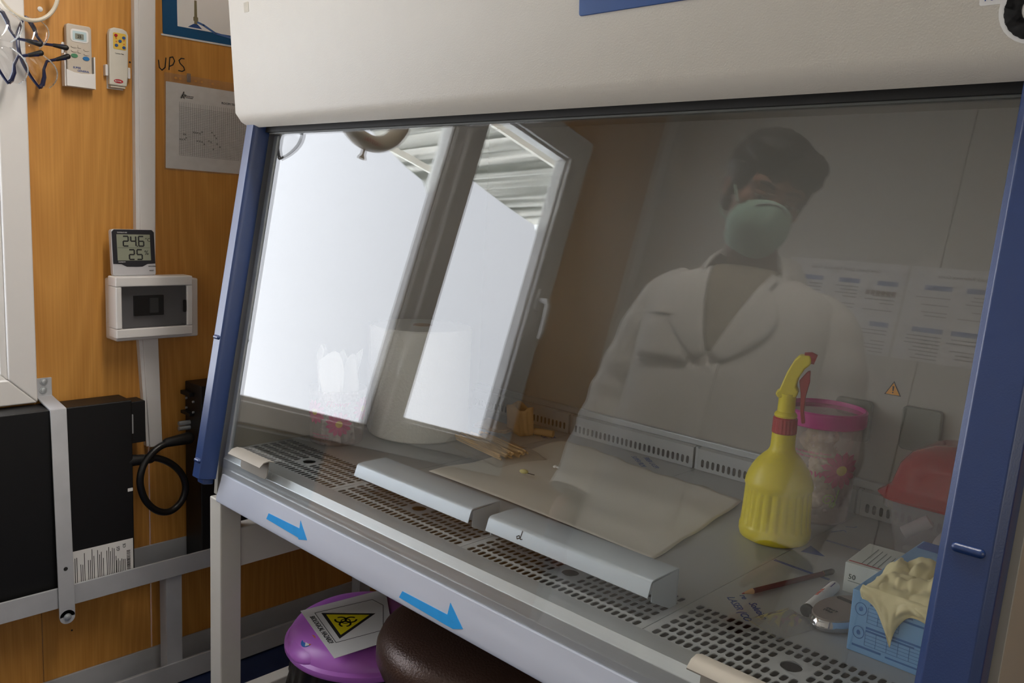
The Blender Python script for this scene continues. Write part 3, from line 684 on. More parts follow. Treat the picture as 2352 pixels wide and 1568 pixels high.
# poster and room sheet
ps = thing('wall_poster', 'laminated poster of a gas burner on a blue ground above the trunking', 'poster', (XW, .25, 1.6))
pf = Frame((XW, .1, 1.612), (0, 1, .012), (0, -.012, 1))
MB().prism(rrect(0, .36, 0, .26, .004), pf, .001, .0022).build('sheet', mat('poster_blue', (22, 78, 120), .25, var=.05), ps, smooth=0)
MB().prism(rrect(.036, .33, .023, .24, .001), pf, .0022, .0026).build('picture_field', PAPER, ps, smooth=0)
mb = MB(); cx = .082
mb.prism([(cx - .004, .035), (cx + .004, .035), (cx + .003, .09), (cx - .003, .09)], pf, .0026, .003); mb.prism(rrect(cx - .006, cx + .006, .042, .052, .002), pf, .0026, .0031)
mb.build('burner_print', mat('brass_print', (120, 112, 84), .5), ps, smooth=0)
mb = MB(); mb.prism([(cx - .02, .026), (cx + .016, .026), (cx + .005, .035), (cx - .006, .035)], pf, .0026, .003); mb.build('burner_base_print', mat('print_blue', (34, 70, 130), .5), ps, smooth=0)
mb = MB(); mb.stroke([(cx + .005, .040), (cx + .02, .036), (cx + .05, .022), (cx + .09, .018)], .005, pf, .0031); mb.build('hose_print', mat('print_hose', (70, 104, 158), .5), ps, smooth=0)
MB().prism(rrect(-.004, .364, -.004, 0, .001), pf, .0008, .0018).build('laminate_edge', mat('laminate', (214, 216, 216), .2), ps, smooth=0)
rs = thing('room_sheet', 'printed grid chart in a clear punched sleeve below the letters', 'chart', (XW, .25, 1.3))
sf = Frame((XW, .1035, 1.2985), (0, 1, -.012), (0, .012, 1))
MB().prism(rrect(0, .30, 0, .205, .002), sf, .0012, .0018).build('sheet', PAPER, rs, smooth=0)
MB().prism(rrect(-.004, .31, -.004, .226, .002), sf, .0022, .0025).build('sleeve', glassy('sleeve_film', (.96, .96, .96), 1.35, .08, .06), rs, smooth=0)
mb = MB()
for x in (.024, .036, .074, .09, .118): mb.prism(oval(x, .216, .0035, .0028, 12), sf, .0026, .0028)
mb.build('punch_hole', WOODM, rs, smooth=0)['kind'] = 'stuff'
mb = MB()
gx0, gx1, gy0, gy1 = .034, .285, .034, .150
for k in range(47): mb.box(gx0 + (gx1 - gx0) * k / 46 - .0002, gx0 + (gx1 - gx0) * k / 46 + .0002, gy0, gy1 + .012, .0018, .0020, sf)
for k in range(30): mb.box(gx0, gx1, gy0 + (gy1 - gy0) * k / 29 - .0002, gy0 + (gy1 - gy0) * k / 29 + .0002, .0018, .0020, sf)
for (a, b) in ((.045, .085), (.049, .085), (.070, .092), (.075, .092), (.080, .092), (.086, .091), (.092, .095), (.118, .097), (.125, .09), (.13, .084), (.047, .073), (.051, .077), (.036, .072), (.041, .072), (.08, .072), (.086, .072), (.092, .071), (.11, .075), (.116, .073), (.132, .07), (.098, .066), (.14, .063), (.122, .056)):
    mb.stroke([(a - .002, b - .002), (a + .002, b + .002)], .0007, sf, .0021); mb.stroke([(a - .002, b + .002), (a + .002, b - .002)], .0007, sf, .0021)
mb.build('printed_grid', INK, rs, smooth=0)['kind'] = 'stuff'
MB().text('ROOM TEMPERATURE', .008, sf, .143, .170, .0024).build('lettering', INK, rs, smooth=0); mb = MB(); mb.text('MEDECINS SANS', .0032, sf, .046, .176, .0024); mb.text('FRONTIERES', .0032, sf, .05, .172, .0024); mb.build('lettering', INK, rs, smooth=0)
mb = MB()
for k in range(6): mb.stroke([(.036 + .0012 * k, .172 + .0022 * k), (.046 + .001 * k, .171 + .0016 * k)], .0011, sf, .0022)
mb.stroke([(.038, .170), (.041, .178), (.045, .182)], .0018, sf, .0022); mb.stroke([(.041, .178), (.046, .170)], .0016, sf, .0022); mb.prism(oval(.0445, .185, .0016, .0016, 10), sf, .0018, .0023)
mb.build('emblem', INK, rs, smooth=0)['kind'] = 'stuff'
tag(MB().prism(rrect(.157, .166, 1.508, 1.529, .002), onwall(0, 0), .003, .008).build('sheet_clip', glassy('clip_plastic', (.7, .7, .7), 1.45, .1, .2), bevel=.001), 'small clear plastic clip holding the chart sleeve', 'clip')

# ================================================================== rack, power supplies, cable
rk = thing('wall_rack', 'low white painted angle iron rack along the wood wall', 'rack', (-.5, .0, 0))
RX0, RX1 = XW + .002, -.445
RY0, RY1 = -1.0, .70
for (z0, z1) in ((.292, .340), (.004, .060)):
    mb = MB().box(RX1 - .006, RX1, RY0, RY1, z0, z1); mb.box(RX1 - .04, RX1 - .006, RY0, RY1, z0, z0 + .005); mb.build('front_rail', RACKW, rk, bevel=.001)
    mb = MB().box(RX0, RX0 + .006, RY0, RY1, z0, z1 + .008); mb.box(RX0 + .006, RX0 + .036, RY0, RY1, z0, z0 + .005); mb.build('rear_rail', RACKW, rk, bevel=.001)
for y in (-.62, .050, .64):
    mb = MB().box(RX1 - .012, RX1 - .0065, y, y + .040, .010, .320); mb.box(RX1 - .046, RX1 - .0125, y, y + .006, .010, .300); mb.build('post', RACKW, rk, bevel=.001)
    MB().box(RX0 + .037, RX1 - .041, y, y + .038, .292, .297).build('cross_bar', RACKW, rk)
    MB().box(RX0 + .037, RX1 - .041, y, y + .038, .004, .009).build('cross_bar', RACKW, rk)
up = thing('power_supply', 'flat black power supply standing on the rack behind the metal strap', 'power supply', (-.5, -.3, .298))
UX0, UX1 = XW + .012, XW + .088
MB().box(UX0, UX1, -.66, -.022, .2985, .752).build('case', BLACK, up, bevel=.003)
MB().box(UX0 + .005, UX0 + .055, -.022, .018, .640, .742).build('connector_block', BLACKP, up, bevel=.002)
f = Frame((UX1, 0, 0), (0, 1, 0), (0, 0, 1))
MB().box(-.021, -.012, .665, .712, -.03, -.018, f).build('bracket_tab', STEEL, up, bevel=.001)
MB().prism(rrect(-.036, -.024, .530, .538, .001), f, 0, .0006).build('code_label', PAPER, up, smooth=0)
lb = MB().box(-.176, -.026, .325, .412, .0, .0006, f).build('rating_label', PAPER, up, smooth=0)
mb = MB()
random.seed(3)
for k in range(26):
    y = -.172 + k * .0042
    if k in (5, 9, 14, 19): continue
    mb.box(y, y + .0014, .33, .33 + random.uniform(.045, .078), .0006, .0009, f)
for k in range(24): mb.box(-.0415, -.033, .332 + k * .0022, .332 + k * .0022 + random.choice((.0007, .0012, .0015)), .0006, .0009, f)
for k in range(6): mb.box(-.066 + k * .004, -.0646 + k * .004, .332, .332 + random.uniform(.025, .045), .0006, .0009, f)
mb.build('print_lines', INK, lb, smooth=0)['kind'] = 'stuff'
q = Frame((UX1, -.060, .352), (0, 0, 1), (0, -1, 0))
mb = MB(); mb.text('GS', .010, Frame((UX1, -.058, .388), (0, 0, 1), (0, -1, 0)), 0, 0, .0012); mb.text('CE', .009, Frame((UX1, -.044, .393), (0, 0, 1), (0, -1, 0)), 0, 0, .0012); mb.build('lettering', INK, lb, smooth=0)
# metal strap across the power supply
st = thing('strap_bracket', 'bent bare metal strap bolted over the black power supply', 'bracket', (-.46, -.2, .26))
prof = [(.0005, .808), (.0045, .808), (.0045, .764), (.092, .752), (.0945, .748), (.112, .300), (.112, .262)]
inn = [(.108, .262), (.108, .300), (.0895, .7475), (.0885, .748), (.0005, .760)]
FX = Frame((XW, 0, 0), (1, 0, 0), (0, 0, 1))      # prism along -y
mb = MB(); top = [(.0005, .764), (.0005, .808), (.0045, .808), (.0045, .7665), (.093, .754), (.0955, .7505), (.113, .312), (.113, .270), (.109, .270), (.109, .312), (.0915, .749), (.0905, .750), (.001, .7625)]
mb.prism(top, FX, .169, .203)
# bolts
body = mb.build('strap', RACKW, st, bevel=.001)
MB().lathe([(.0001, 0), (.0165, 0), (.0165, .004), (.0001, .004)], n=24, fr=Frame((XW + .109, -.186, .270), (0, 1, 0), (0, 0, 1)), cap0=False, cap1=False).build('strap_end', RACKW, st)
for (x, y, z) in ((XW + .0045, -.186, .800), (XW + .0045, -.188, .780), (XW + .113, -.186, .270)):
    fb = Frame((x, y, z), (0, 1, 0), (0, 0, 1))
    bt = MB().lathe([(.0085, 0), (.0085, .0012), (.0055, .0014), (.0055, .0045), (.003, .0055)], n=18, fr=fb).build('bolt', STEEL, st)
MB().lathe([(.0045, 0), (.0045, .0004)], n=14, fr=Frame((XW + .1105, -.186, .385), (0, 1, 0), (0, 0, 1))).build('bolt_hole', DARK, st)
u2 = thing('power_supply', 'second black power supply with plugged cables, half hidden behind the blue rail', 'power supply', (-.5, .3, .298))
MB().box(XW + .012, XW + .100, .142, .60, .2985, .768).build('case', BLACK, u2, bevel=.003)
f = Frame((XW + .012, .142, 0), (1, 0, 0), (0, 0, 1))
for (z0, z1) in ((.735, .745), (.685, .693)): MB().prism([(.0, z0), (.05, z0), (.05, z1), (.0, z1)], f, 0, .012).build('socket_tab', BLACKP, u2, bevel=.001)
for (x, z) in ((.012, .725), (.05, .722), (.012, .70), (.05, .695)): MB().lathe([(.003, 0), (.003, .004), (.001, .005)], n=12, fr=Frame((XW + .012 + x, .142, z), (1, 0, 0), (0, 0, 1))).build('screw', STEEL, u2)
for z in (.665, .652): MB().tube([(XW + .04, .1415, z), (XW + .04, .112, z)], .006, 10).build('terminal', STEEL, u2)
cb = thing('power_cable', 'thick black cable looping between the two power supplies', 'cable', (-.48, .05, .44))
def cpt(px, py, x): return at(px, py, 'x', x)
loop = [(300, 1058, -.475), (330, 1052, -.475), (362, 1052, -.475), (395, 1066, -.478), (418, 1090, -.48), (426, 1120, -.48), (416, 1152, -.48), (390, 1174, -.475), (360, 1172, -.47), (334, 1148, -.465), (322, 1110, -.462), (328, 1072, -.462), (346, 1044, -.465), (370, 1024, -.468), (400, 1014, -.47), (428, 1008, -.47)]
pts = [cpt(*p) for p in loop]
def smooth_path(P, n=6):
    out = []
    for i in range(len(P) - 1):
        p0 = P[max(i - 1, 0)]; p1 = P[i]; p2 = P[i + 1]; p3 = P[min(i + 2, len(P) - 1)]
        for k in range(n):
            t = k / n; out.append(.5 * ((2 * p1) + (p2 - p0) * t + (2 * p0 - 5 * p1 + 4 * p2 - p3) * t * t + (3 * p1 - p0 - 3 * p2 + p3) * t ** 3))
    return out + [P[-1]]
MB().tube(smooth_path(pts), .0085, 12).build('cord', mat('black_cable', (22, 22, 23), .32), cb)
MB().capsule(cpt(298, 1058, -.475), cpt(345, 1053, -.475), .0145, .0115).build('plug', BLACKP, cb)
MB().capsule(cpt(384, 1016, -.47), cpt(432, 1006, -.47), .0115, .0155).build('plug', BLACKP, cb)

# ================================================================== things inside the cabinet
ZS = .7402
def armrest(x0, x1, label):
    a = thing('arm_rest', label, 'arm rest', ((x0 + x1) / 2, .06, ZS), 'grey arm rests on the front grille')
    z = .7905; t = .0016
    top = [(.089, z), (.036, z), (.031, z - .001), (.0285, z - .004), (.0225, z - .021)]
    inn = [(.0240, z - .0212), (.0300, z - .0045), (.0318, z - .0026), (.036, z - t), (.089, z - t)]
    MB().prism((top + inn)[::-1], yz, x0, x1).build('top_plate', GREYPAINT, a, smooth=60)
    MB().box(x0, x1, .0895, .091, ZS, z - .0005).build('rear_plate', GREYPAINT, a)
    for xe in (x0 + .0002, x1 - .0018):
        MB().prism([(.033, z - .004), (.033, z - .03), (.074, ZS), (.089, ZS), (.089, z - t)], yz, xe, xe + .0016).build('end_plate', GREYPAINT, a)
    return a
armrest(.362, .652, 'grey folded metal arm rest on the grille, nearer the paper towel roll')
a2 = armrest(.69, .980, 'grey folded metal arm rest with a small pen mark, nearer the spray bottle')
f = Frame((.755, .0262, .7805), (1, 0, 0), (0, .0060, .0170))
MB().stroke([(.004, .008), (.003, -.002), (-.002, -.005), (-.004, -.002), (0, .0005), (.004, -.004), (.007, -.003)], .0011, f, .0003).build('pen_mark', INK, a2, smooth=0)

def spiral(cx, cy, r, turns=1.6, n=22, ph=0.0):
    return [(cx + r * (1 - .8 * k / n) * math.cos(ph + 2 * PI * turns * k / n), cy + r * (1 - .8 * k / n) * math.sin(ph + 2 * PI * turns * k / n)) for k in range(n + 1)]
PINK = mat('magenta_print', (186, 30, 108), .5, var=.25, scale=300)
GREENP = mat('green_print', (140, 186, 70), .5)
class Wrap:
    """wraps flat print round a canister: u is arc length from angle a0, v height"""
    def __init__(s, c, z0, r0, r1, h, a0): s.c = Vector(c); s.z0 = z0; s.r0 = r0; s.r1 = r1; s.h = h; s.a0 = a0
    def __call__(s, u, v, d=0.0):
        r = s.r0 + (s.r1 - s.r0) * v / s.h + .0010 + d; a = s.a0 + u / s.r0
        return Vector((s.c.x + r * math.cos(a), s.c.y + r * math.sin(a), s.z0 + v))
def flower(t, wr, u, v, R, stem=True):
    mb = MB()
    for k in range(13):
        a = 2 * PI * k / 13; b = a + .21; c = a - .21
        mb.prism([(u + .25 * R * math.cos(a - .3), v + .25 * R * math.sin(a - .3)), (u + .8 * R * math.cos(c), v + .8 * R * math.sin(c)), (u + R * math.cos(a), v + R * math.sin(a)), (u + .8 * R * math.cos(b), v + .8 * R * math.sin(b)), (u + .25 * R * math.cos(a + .3), v + .25 * R * math.sin(a + .3))], wr, 0, .0003)
    fl = mb.build('flower_print', PINK, t, smooth=0); fl['kind'] = 'stuff'
    MB().prism(oval(u, v, .26 * R, .26 * R, 14), wr, .0003, .0006).build('flower_centre', mat('flower_yellow', (214, 176, 40), .5), fl, smooth=0)
    if stem:
        mb = MB(); mb.stroke([(u, v - R), (u - .002, v - R - .012), (u - .006, v - R - .028)], .0014, wr, .0003)
        mb.stroke(spiral(u - .016, v - R - .018, .010), .0013, wr, .0003); mb.stroke(spiral(u - .008, v - R - .028, .006), .0012, wr, .0003)
        s_ = mb.build('vine_print', GREENP, t, smooth=0); s_['kind'] = 'stuff'
def canister(name, label, c, r0, r1, h, a0):
    t = thing(name, label, 'canister', (c[0], c[1], ZS))
    MB().lathe([(.001, .0015), (r0 - .003, .0), (r0, .002), (r1, h), (r1 - .0012, h), (r0 - .0012, .004), (.001, .003)], (c[0], c[1], ZS), 48, cap0=False, cap1=False).build('wall', glassy('frosted_print_plastic', (.94, .92, .92), 1.42, .05, .24, (226, 212, 208)), t)
    return t, Wrap(c, ZS, r0, r1, h, a0)
# canister with upright paper strips, left rear
C1 = (.066, .190)
t, wr = canister('tissue_canister', 'clear canister with pink flower print holding white tissues, beside the towel roll', C1, .055, .060, .115, math.atan2(CAM.y - C1[1], CAM.x - C1[0]))
flower(t, wr, .004, .048, .027, False); flower(t, wr, -.048, .070, .026, False); flower(t, wr, .058, .075, .026, False)
mb = MB(); mb.text('Flower', .016, wr, -.022, .085, .0004, shear=.3); mb.text('as beautiful as flowers', .0045, wr, -.056, .022, .0004); mb.text('world of housewares', .0045, wr, -.054, .016, .0004); mb.build('lettering', PINK, t, smooth=0)
TIS = mat('white_tissue', (238, 238, 236), .9, var=.02, bump=.2, bscale=200)
random.seed(5)
for k in range(5):
    a = 2 * PI * k / 5 + .3; x, y = C1[0] + .026 * math.cos(a), C1[1] + .026 * math.sin(a); hh = random.uniform(.15, .19); ww = .02
    def tis(u, v, x=x, y=y, a=a, hh=hh): 
        q = (u - .5) * 2; return Vector((x + ww * q * -math.sin(a) + .008 * math.sin(6 * v + 3 * u + a) + .01 * v * math.cos(a) , y + ww * q * math.cos(a) + .006 * math.cos(5 * v + a + 4 * u) + .01 * v * math.sin(a), ZS + .004 + hh * v + .012 * v * math.sin(5 * u + a)))
    tag(MB().grid(tis, 9, 14).build('tissue', TIS, thick=.0016), 'folded white tissue standing in the flower print canister by the towel roll', 'tissue', 'tissues in the canister')
# paper towel roll
CR = (.113, .376)
pt = thing('paper_towel_roll', 'thick white embossed paper towel roll standing in the cabinet', 'paper roll', (CR[0], CR[1], ZS))
TOW = mat('embossed_paper', (228, 228, 222), .9, var=.03, bump=.9, bscale=170)
MB().lathe([(.021, .001), (.106, 0), (.109, .003), (.109, .236), (.106, .2395), (.021, .2395), (.021, .001)], (CR[0], CR[1], ZS), 64, cap0=False, cap1=False).build('roll', TOW, pt)
MB().lathe([(.0208, .0), (.0208, .241), (.0190, .241), (.0190, .0), (.0208, .0)], (CR[0], CR[1], ZS), 32, cap0=False, cap1=False).build('core', mat('cardboard', (160, 128, 92), .8), pt)
def tail(u, v):
    a = -2.55 + .5 * u; r = .1098 + .012 * (1 - u) ** 2; return Vector((CR[0] + r * math.cos(a), CR[1] + r * math.sin(a), ZS + .002 + .236 * v))
MB().grid(tail, 12, 6).build('loose_end', TOW, pt, thick=.0008)
# brown paper packet and napkins
KR = mat('kraft_paper', (182, 146, 96), .8, var=.1, scale=60, bump=.3, bscale=120)
bp = thing('paper_packet', 'open brown paper packet standing by the rear grille', 'paper packet', (.25, .56, ZS))
f = flat(.252, .555, ZS, -.35)
def pk(u, v):
    a = 2 * PI * u; r = 1 / max(abs(math.cos(a)), abs(math.sin(a))); s_ = 1 + .05 * math.sin(9 * a + 4 * v)
    return f(.034 * r * math.cos(a) * s_ * (1 - .06 * v), .016 * r * math.sin(a) * s_ * (1 + .1 * v), .002 + (.060 + .004 * math.sin(3 * a)) * v)
MB().grid(pk, 40, 8, closed_u=True).build('sleeve', KR, bp, thick=.001)
MB().box(-.03, .03, -.013, .013, 0, .002, f).build('bottom', KR, bp)
MB().box(-.004, .010, -.010, -.007, .01, .072, f).build('fold', KR, bp)
np_ = MB(); f = flat(.196, .538, ZS, .2)
def nap(u, v, k): return f(-.045 + .09 * u, -.03 + .06 * v, .0012 + .003 * k + .006 * max(0, .3 - u) * 3 * v + .0015 * math.sin(7 * u))
for k in range(3): np_.grid(lambda u, v, k=k: nap(u, v, k), 10, 8)
tag(np_.build('folded_napkin', KR, thick=.001), 'flat folded brown napkin lying left of the paper packet', 'napkin')
f = flat(.305, .578, ZS, .35)
tag(MB().tube([f(-.022, 0, .008), f(0, .001, .0085), f(.024, 0, .008)], [.0075, .008, .0078], 12).build('rolled_napkin', KR), 'small rolled brown napkin lying right of the paper packet', 'napkin')
# sticks in a clear bag
sb = thing('stick_pack', 'clear bag of thin wooden applicator sticks lying by the white sheet', 'stick pack', (.31, .40, ZS))
STK = mat('birch_stick', (224, 190, 138), .7, var=.12, scale=80)
random.seed(11)
A0, A1 = Vector((.232, .420, 0)), Vector((.398, .388, 0)); dr_ = (A1 - A0).normalized(); nr_ = Vector((-dr_.y, dr_.x, 0))
for k in range(26):
    lay = k % 3; off = (k // 3 - 4) * .0092 + random.uniform(-.002, .002); tw = random.uniform(-.02, .02); sh = random.uniform(-.008, .008)
    a = A0 + nr_ * (off - tw * .3) + dr_ * sh; b = A1 + nr_ * (off + tw * .3) + dr_ * sh; z = ZS + .0078 + lay * .0042
    MB().tube([(a.x, a.y, z), (b.x, b.y, z)], .0019, 6).build('stick', STK, sb)
BAG = glassy('bag_film', (.98, .98, .98), 1.38, .05, .03)
def bag(u, v):
    p = A0 + (A1 - A0) * (-.12 + 1.32 * u) + nr_ * ((v - .5) * .125)
    edge = min(1, 5 * min(u, 1 - u), 5 * min(v, 1 - v))
    return Vector((p.x, p.y, ZS + .0008 + edge * (.0190 + .003 * math.sin(11 * u + 5 * v) + .002 * math.sin(23 * v))))
MB().grid(bag, 30, 20).build('bag', BAG, sb, thick=.0002)
# absorbent sheet
S0, S1, S2, S3 = (at(985, 1083, 'z', .742), at(1290, 1016, 'z', .742), at(1702, 1158, 'z', .742), at(1502, 1284, 'z', .742))
SHM = mat('absorbent_paper', (214, 209, 197), .85, var=.06, scale=10, bump=.25, bscale=40)
def sheet(u, v):
    p = S0.lerp(S3, u).lerp(S1.lerp(S2, u), v)
    wav = .0022 * (1 + math.sin(7 * v + 2 * u + 1)) * (.25 + .75 * math.sin(PI * u) ) + .006 * max(0, v - .72) * (1 + math.sin(9 * u)) * 2 + .0016 * (1 + math.sin(16 * v - 3 * u))
    j = .004 * math.sin(40 * u) * (1 if v > .985 else 0)
    return Vector((p.x, p.y + j, .7406 + wav))
sh = tag(MB().grid(sheet, 60, 40).build('absorbent_sheet', SHM, thick=.0006), 'large cream absorbent paper sheet spread over the work trays', 'paper sheet')
p = at(1203, 1090, 'z', .746)
ct = thing('cotton_wad', 'tiny pale yellow cotton bit on the absorbent sheet', 'cotton', (p.x, p.y, .746))
COT = mat('cream_cotton', (226, 216, 150), .95, bump=.5, bscale=300)
MB().sphere((p.x, p.y, .7525), (.0095, .007, .004), 16, 10).build('wad', COT, ct)
MB().tube([(p.x + .006, p.y + .001, .751), (p.x + .022, p.y + .006, .750)], .0007, 6).build('wire', INK, ct)
p = at(1275, 1078, 'z', .746)
tag(MB().sphere((p.x, p.y, .7515), (.005, .004, .003)).sphere((p.x + .006, p.y + .001, .7515), (.003, .003, .002)).build('tissue_crumb', TIS), 'tiny white paper crumb on the absorbent sheet', 'crumb')

# yellow spray bottle
CB = (.946, .422)
sp_ = thing('spray_bottle', 'bright yellow spray bottle with a red collar and trigger', 'spray bottle', (CB[0], CB[1], ZS))
def rib(a, z): 
    zz = (z - .022) / .062
    return .0011 * (abs(math.sin(24 * a)) ** .7) * (1 if 0 < zz < 1 else 0)
prof = [(.048, 0), (.0535, .003), (.0555, .010), (.0555, .020), (.0545, .0225), (.0540, .026), (.0525, .05), (.0512, .080), (.0510, .084), (.0525, .087), (.0518, .094), (.0490, .104), (.0440, .115), (.0370, .126), (.0290, .135), (.0220, .1415), (.0192, .147), (.0185, .153), (.0182, .172)]
mb = MB(); NB = 144; V = []
for (r, z) in prof:
    for i in range(NB):
        a = 2 * PI * i / NB; rr = r - (.0016 * (1 if (i % 6) in (0, 1) else 0) if .024 < z < .083 else 0); V.append((CB[0] + rr * math.cos(a), CB[1] + rr * math.sin(a), ZS + z))
F = [(k * NB + i, k * NB + (i + 1) % NB, (k + 1) * NB + (i + 1) % NB, (k + 1) * NB + i) for k in range(len(prof) - 1) for i in range(NB)]
F += [tuple(range(NB - 1, -1, -1)), tuple((len(prof) - 1) * NB + i for i in range(NB))]
mb.add(V, F).build('bottle', YEL, sp_, smooth=50)
mb = MB(); n = 40; V = []
for (r, z) in ((.0175, .172), (.0190, .173), (.0186, .196), (.0170, .198)):
    for i in range(80):
        a = 2 * PI * i / 80; rr = r - (.0006 if i % 4 < 2 else 0); V.append((CB[0] + rr * math.cos(a), CB[1] + rr * math.sin(a), ZS + z))
mb.add(V, [(k * 80 + i, k * 80 + (i + 1) % 80, (k + 1) * 80 + (i + 1) % 80, (k + 1) * 80 + i) for k in range(3) for i in range(80)] + [tuple(range(79, -1, -1)), tuple(240 + i for i in range(80))])
mb.build('collar', REDP, sp_, smooth=25)
MB().lathe([(.0165, .198), (.0178, .201), (.0165, .204), (.0135, .207), (.013, .232), (.014, .236)], (CB[0], CB[1], ZS), 32).build('neck', YEL, sp_)
hv = Vector((.93, .36, 0)).normalized()          # direction the nozzle points (to the right and back)
hfm = Frame((CB[0], CB[1], ZS + .228), hv, (0, 0, 1))
hh = [(-.014, .0), (.0135, .004), (.016, .014), (.012, .02), (.014, .034), (.022, .050), (.030, .058), (.030, .066), (.028, .0715), (.012, .0705), (.005, .062), (-.004, .042), (-.013, .013), (-.0175, .010), (-.0175, .006)]
MB().prism(hh, hfm, -.011, .011).build('spray_head', YEL, sp_, bevel=.003)
MB().tube([hfm(.020, .066, 0), hfm(.029, .067, 0), hfm(.036, .065, 0)], [.009, .0095, .008], 14).build('nozzle', REDP, sp_)
tg = [(.015, .030), (.026, .046), (.030, .047), (.031, .030), (.027, .006), (.0265, -.018), (.030, -.036), (.0245, -.037), (.021, -.018), (.019, .010)]
MB().prism(tg, hfm, -.0055, .0055).build('trigger', REDP, sp_, bevel=.0015)
wb_ = Wrap(CB, ZS, .0525, .0525, 1.0, math.atan2(CAM.y - CB[1], CAM.x - CB[0]))
class Cone:
    def __call__(s, u, v, d=0.0):      # writing on the bottle's shoulder
        z = .108 + v; r = .0470 - (z - .104) * .62 + .0008 + d; a = wb_.a0 + u / .046
        return Vector((CB[0] + r * math.cos(a), CB[1] + r * math.sin(a), ZS + z))
cw = Cone(); W_ = .0010
mb = MB(); k_ = -.012
mb.stroke([(-.036, .012), (-.034, .007), (-.031, .009), (-.033, .013), (-.036, .012)], W_, cw); mb.stroke([(-.029, .012), (-.030, .008), (-.027, .008), (-.028, .003)], W_, cw)
mb.stroke([(-.024, .005), (-.022, .001), (-.0195, .004), (-.021, .008), (-.024, .005)], W_, cw); mb.stroke([(-.0175, .0005), (-.017, .0010)], W_ * 1.4, cw)
mb.stroke([(-.014, .006), (-.011, .008), (-.010, .004), (-.014, -.001), (-.010, -.001), (-.008, -.001)], W_, cw)
mb.stroke([(-.002, .007), (-.006, .007), (-.006, .003), (-.003, .003), (-.002, .0), (-.006, -.002)], W_, cw)
mb.stroke([(.001, .004), (.003, .0055), (.004, .003), (.002, .002), (.001, .004)], W_, cw); mb.stroke([(.008, .007), (.003, -.003)], W_, cw); mb.stroke([(.006, .0), (.008, .001), (.009, -.002), (.006, -.002), (.006, 0)], W_, cw)
hw = mb.build('handwriting', INK, sp_, smooth=0); hw['kind'] = 'stuff'; hw['label'] = 'handwritten 0.25% in black marker'

# canister with a pink lid, rear right
C2 = (.940, .578)
t, wr = canister('waste_canister', 'clear flower print canister with a magenta lid behind the spray bottle', C2, .055, .066, .178, math.atan2(CAM.y - C2[1], CAM.x - C2[0]))
LIDM = mat('magenta_plastic', (196, 40, 140), .4)
MB().lathe([(.0675, .166), (.0695, .168), (.0700, .190), (.068, .1925), (.0655, .1925), (.065, .187), (.0662, .182), (.0662, .166), (.0675, .166)], (C2[0], C2[1], ZS), 56, cap0=False, cap1=False).build('lid_rim', LIDM, t)
MB().lathe([(.002, .1835), (.064, .1845), (.0645, .1855), (.002, .1845)], (C2[0], C2[1], ZS), 48, cap0=False, cap1=False).build('lid_window', glassy('pink_clear', (.86, .62, .74), 1.45, .05, .15, (200, 120, 160)), t)
flower(t, wr, .035, .098, .033)
mb = MB(); mb.text('Flower', .022, wr, -.035, .084, .0004, shear=.3); mb.text('is as beautiful as flowers', .0052, wr, -.035, .124, .0004); mb.text('to the world of housewares', .0052, wr, -.035, .117, .0004); mb.build('lettering', PINK, t, smooth=0)
random.seed(9)
mb = MB()
for k in range(16):
    a = random.uniform(0, 6.28); r = random.uniform(0, .022); mb.sphere((C2[0] + r * math.cos(a), C2[1] + r * math.sin(a), ZS + .022 + .0085 * k), (random.uniform(.020, .028), random.uniform(.020, .028), random.uniform(.012, .018)), 12, 8)
wd_ = mb.build('crumpled_gloves', mat('used_latex', (222, 208, 182), .7, var=.15, scale=40), t); wd_['kind'] = 'stuff'
md = wd_.modifiers.new('join', 'REMESH'); md.mode = 'VOXEL'; md.voxel_size = .003; md.use_smooth_shade = True
tx = bpy.data.textures.new('crumple', 'CLOUDS'); tx.noise_scale = .012
md = wd_.modifiers.new('crumple', 'DISPLACE'); md.texture = tx; md.strength = .012; md.texture_coords = 'LOCAL'
mb = MB()
for k in range(5): mb.sphere((C2[0] - .020 + .009 * (k % 3), C2[1] - .026 + .010 * (k // 2), ZS + .164 + .004 * (k % 2)), (.011, .010, .009), 12, 8)
mb.build('gauze', mat('pale_teal_gauze', (150, 186, 188), .9, var=.2, scale=60), t)['kind'] = 'stuff'

# sharps box with a red lid
rc = thing('sharps_container', 'clear tub with a raised red lid standing in the rear right corner', 'container', (1.195, .555, ZS))
def rr_loft(levels, c, n=10):
    mb = MB(); L = []
    for (hx, hy, z, r) in levels: L.append([(c[0] + p[0], c[1] + p[1], z) for p in rrect(-hx, hx, -hy, hy, r, n)])
    m_ = len(L[0]); V = [p for l in L for p in l]
    return mb, V, [(k * m_ + i, k * m_ + (i + 1) % m_, (k + 1) * m_ + (i + 1) % m_, (k + 1) * m_ + i) for k in range(len(L) - 1) for i in range(m_)], m_, len(L)
cc = (1.197, .550)
mb, V, F, m_, nl = rr_loft([(.085, .075, ZS + .002, .03), (.088, .078, ZS + .004, .03), (.104, .090, ZS + .083, .035), (.111, .096, ZS + .085, .038), (.1125, .0975, ZS + .098, .038), (.110, .095, ZS + .098, .038), (.1025, .0885, ZS + .086, .034), (.0865, .0765, ZS + .006, .029)], cc)
mb.add(V, F + [tuple(range(m_ - 1, -1, -1)), tuple((nl - 1) * m_ + i for i in range(m_))]).build('tub', glassy('tub_plastic', (.90, .90, .90), 1.4, .05, .20, (214, 214, 220), True), rc)
mb, V, F, m_, nl = rr_loft([(.117, .1015, ZS + .100, .04), (.119, .1035, ZS + .104, .04), (.108, .093, ZS + .113, .036), (.104, .089, ZS + .118, .036), (.096, .082, ZS + .150, .034), (.084, .070, ZS + .168, .034), (.060, .048, ZS + .179, .030), (.03, .024, ZS + .182, .015)], cc)
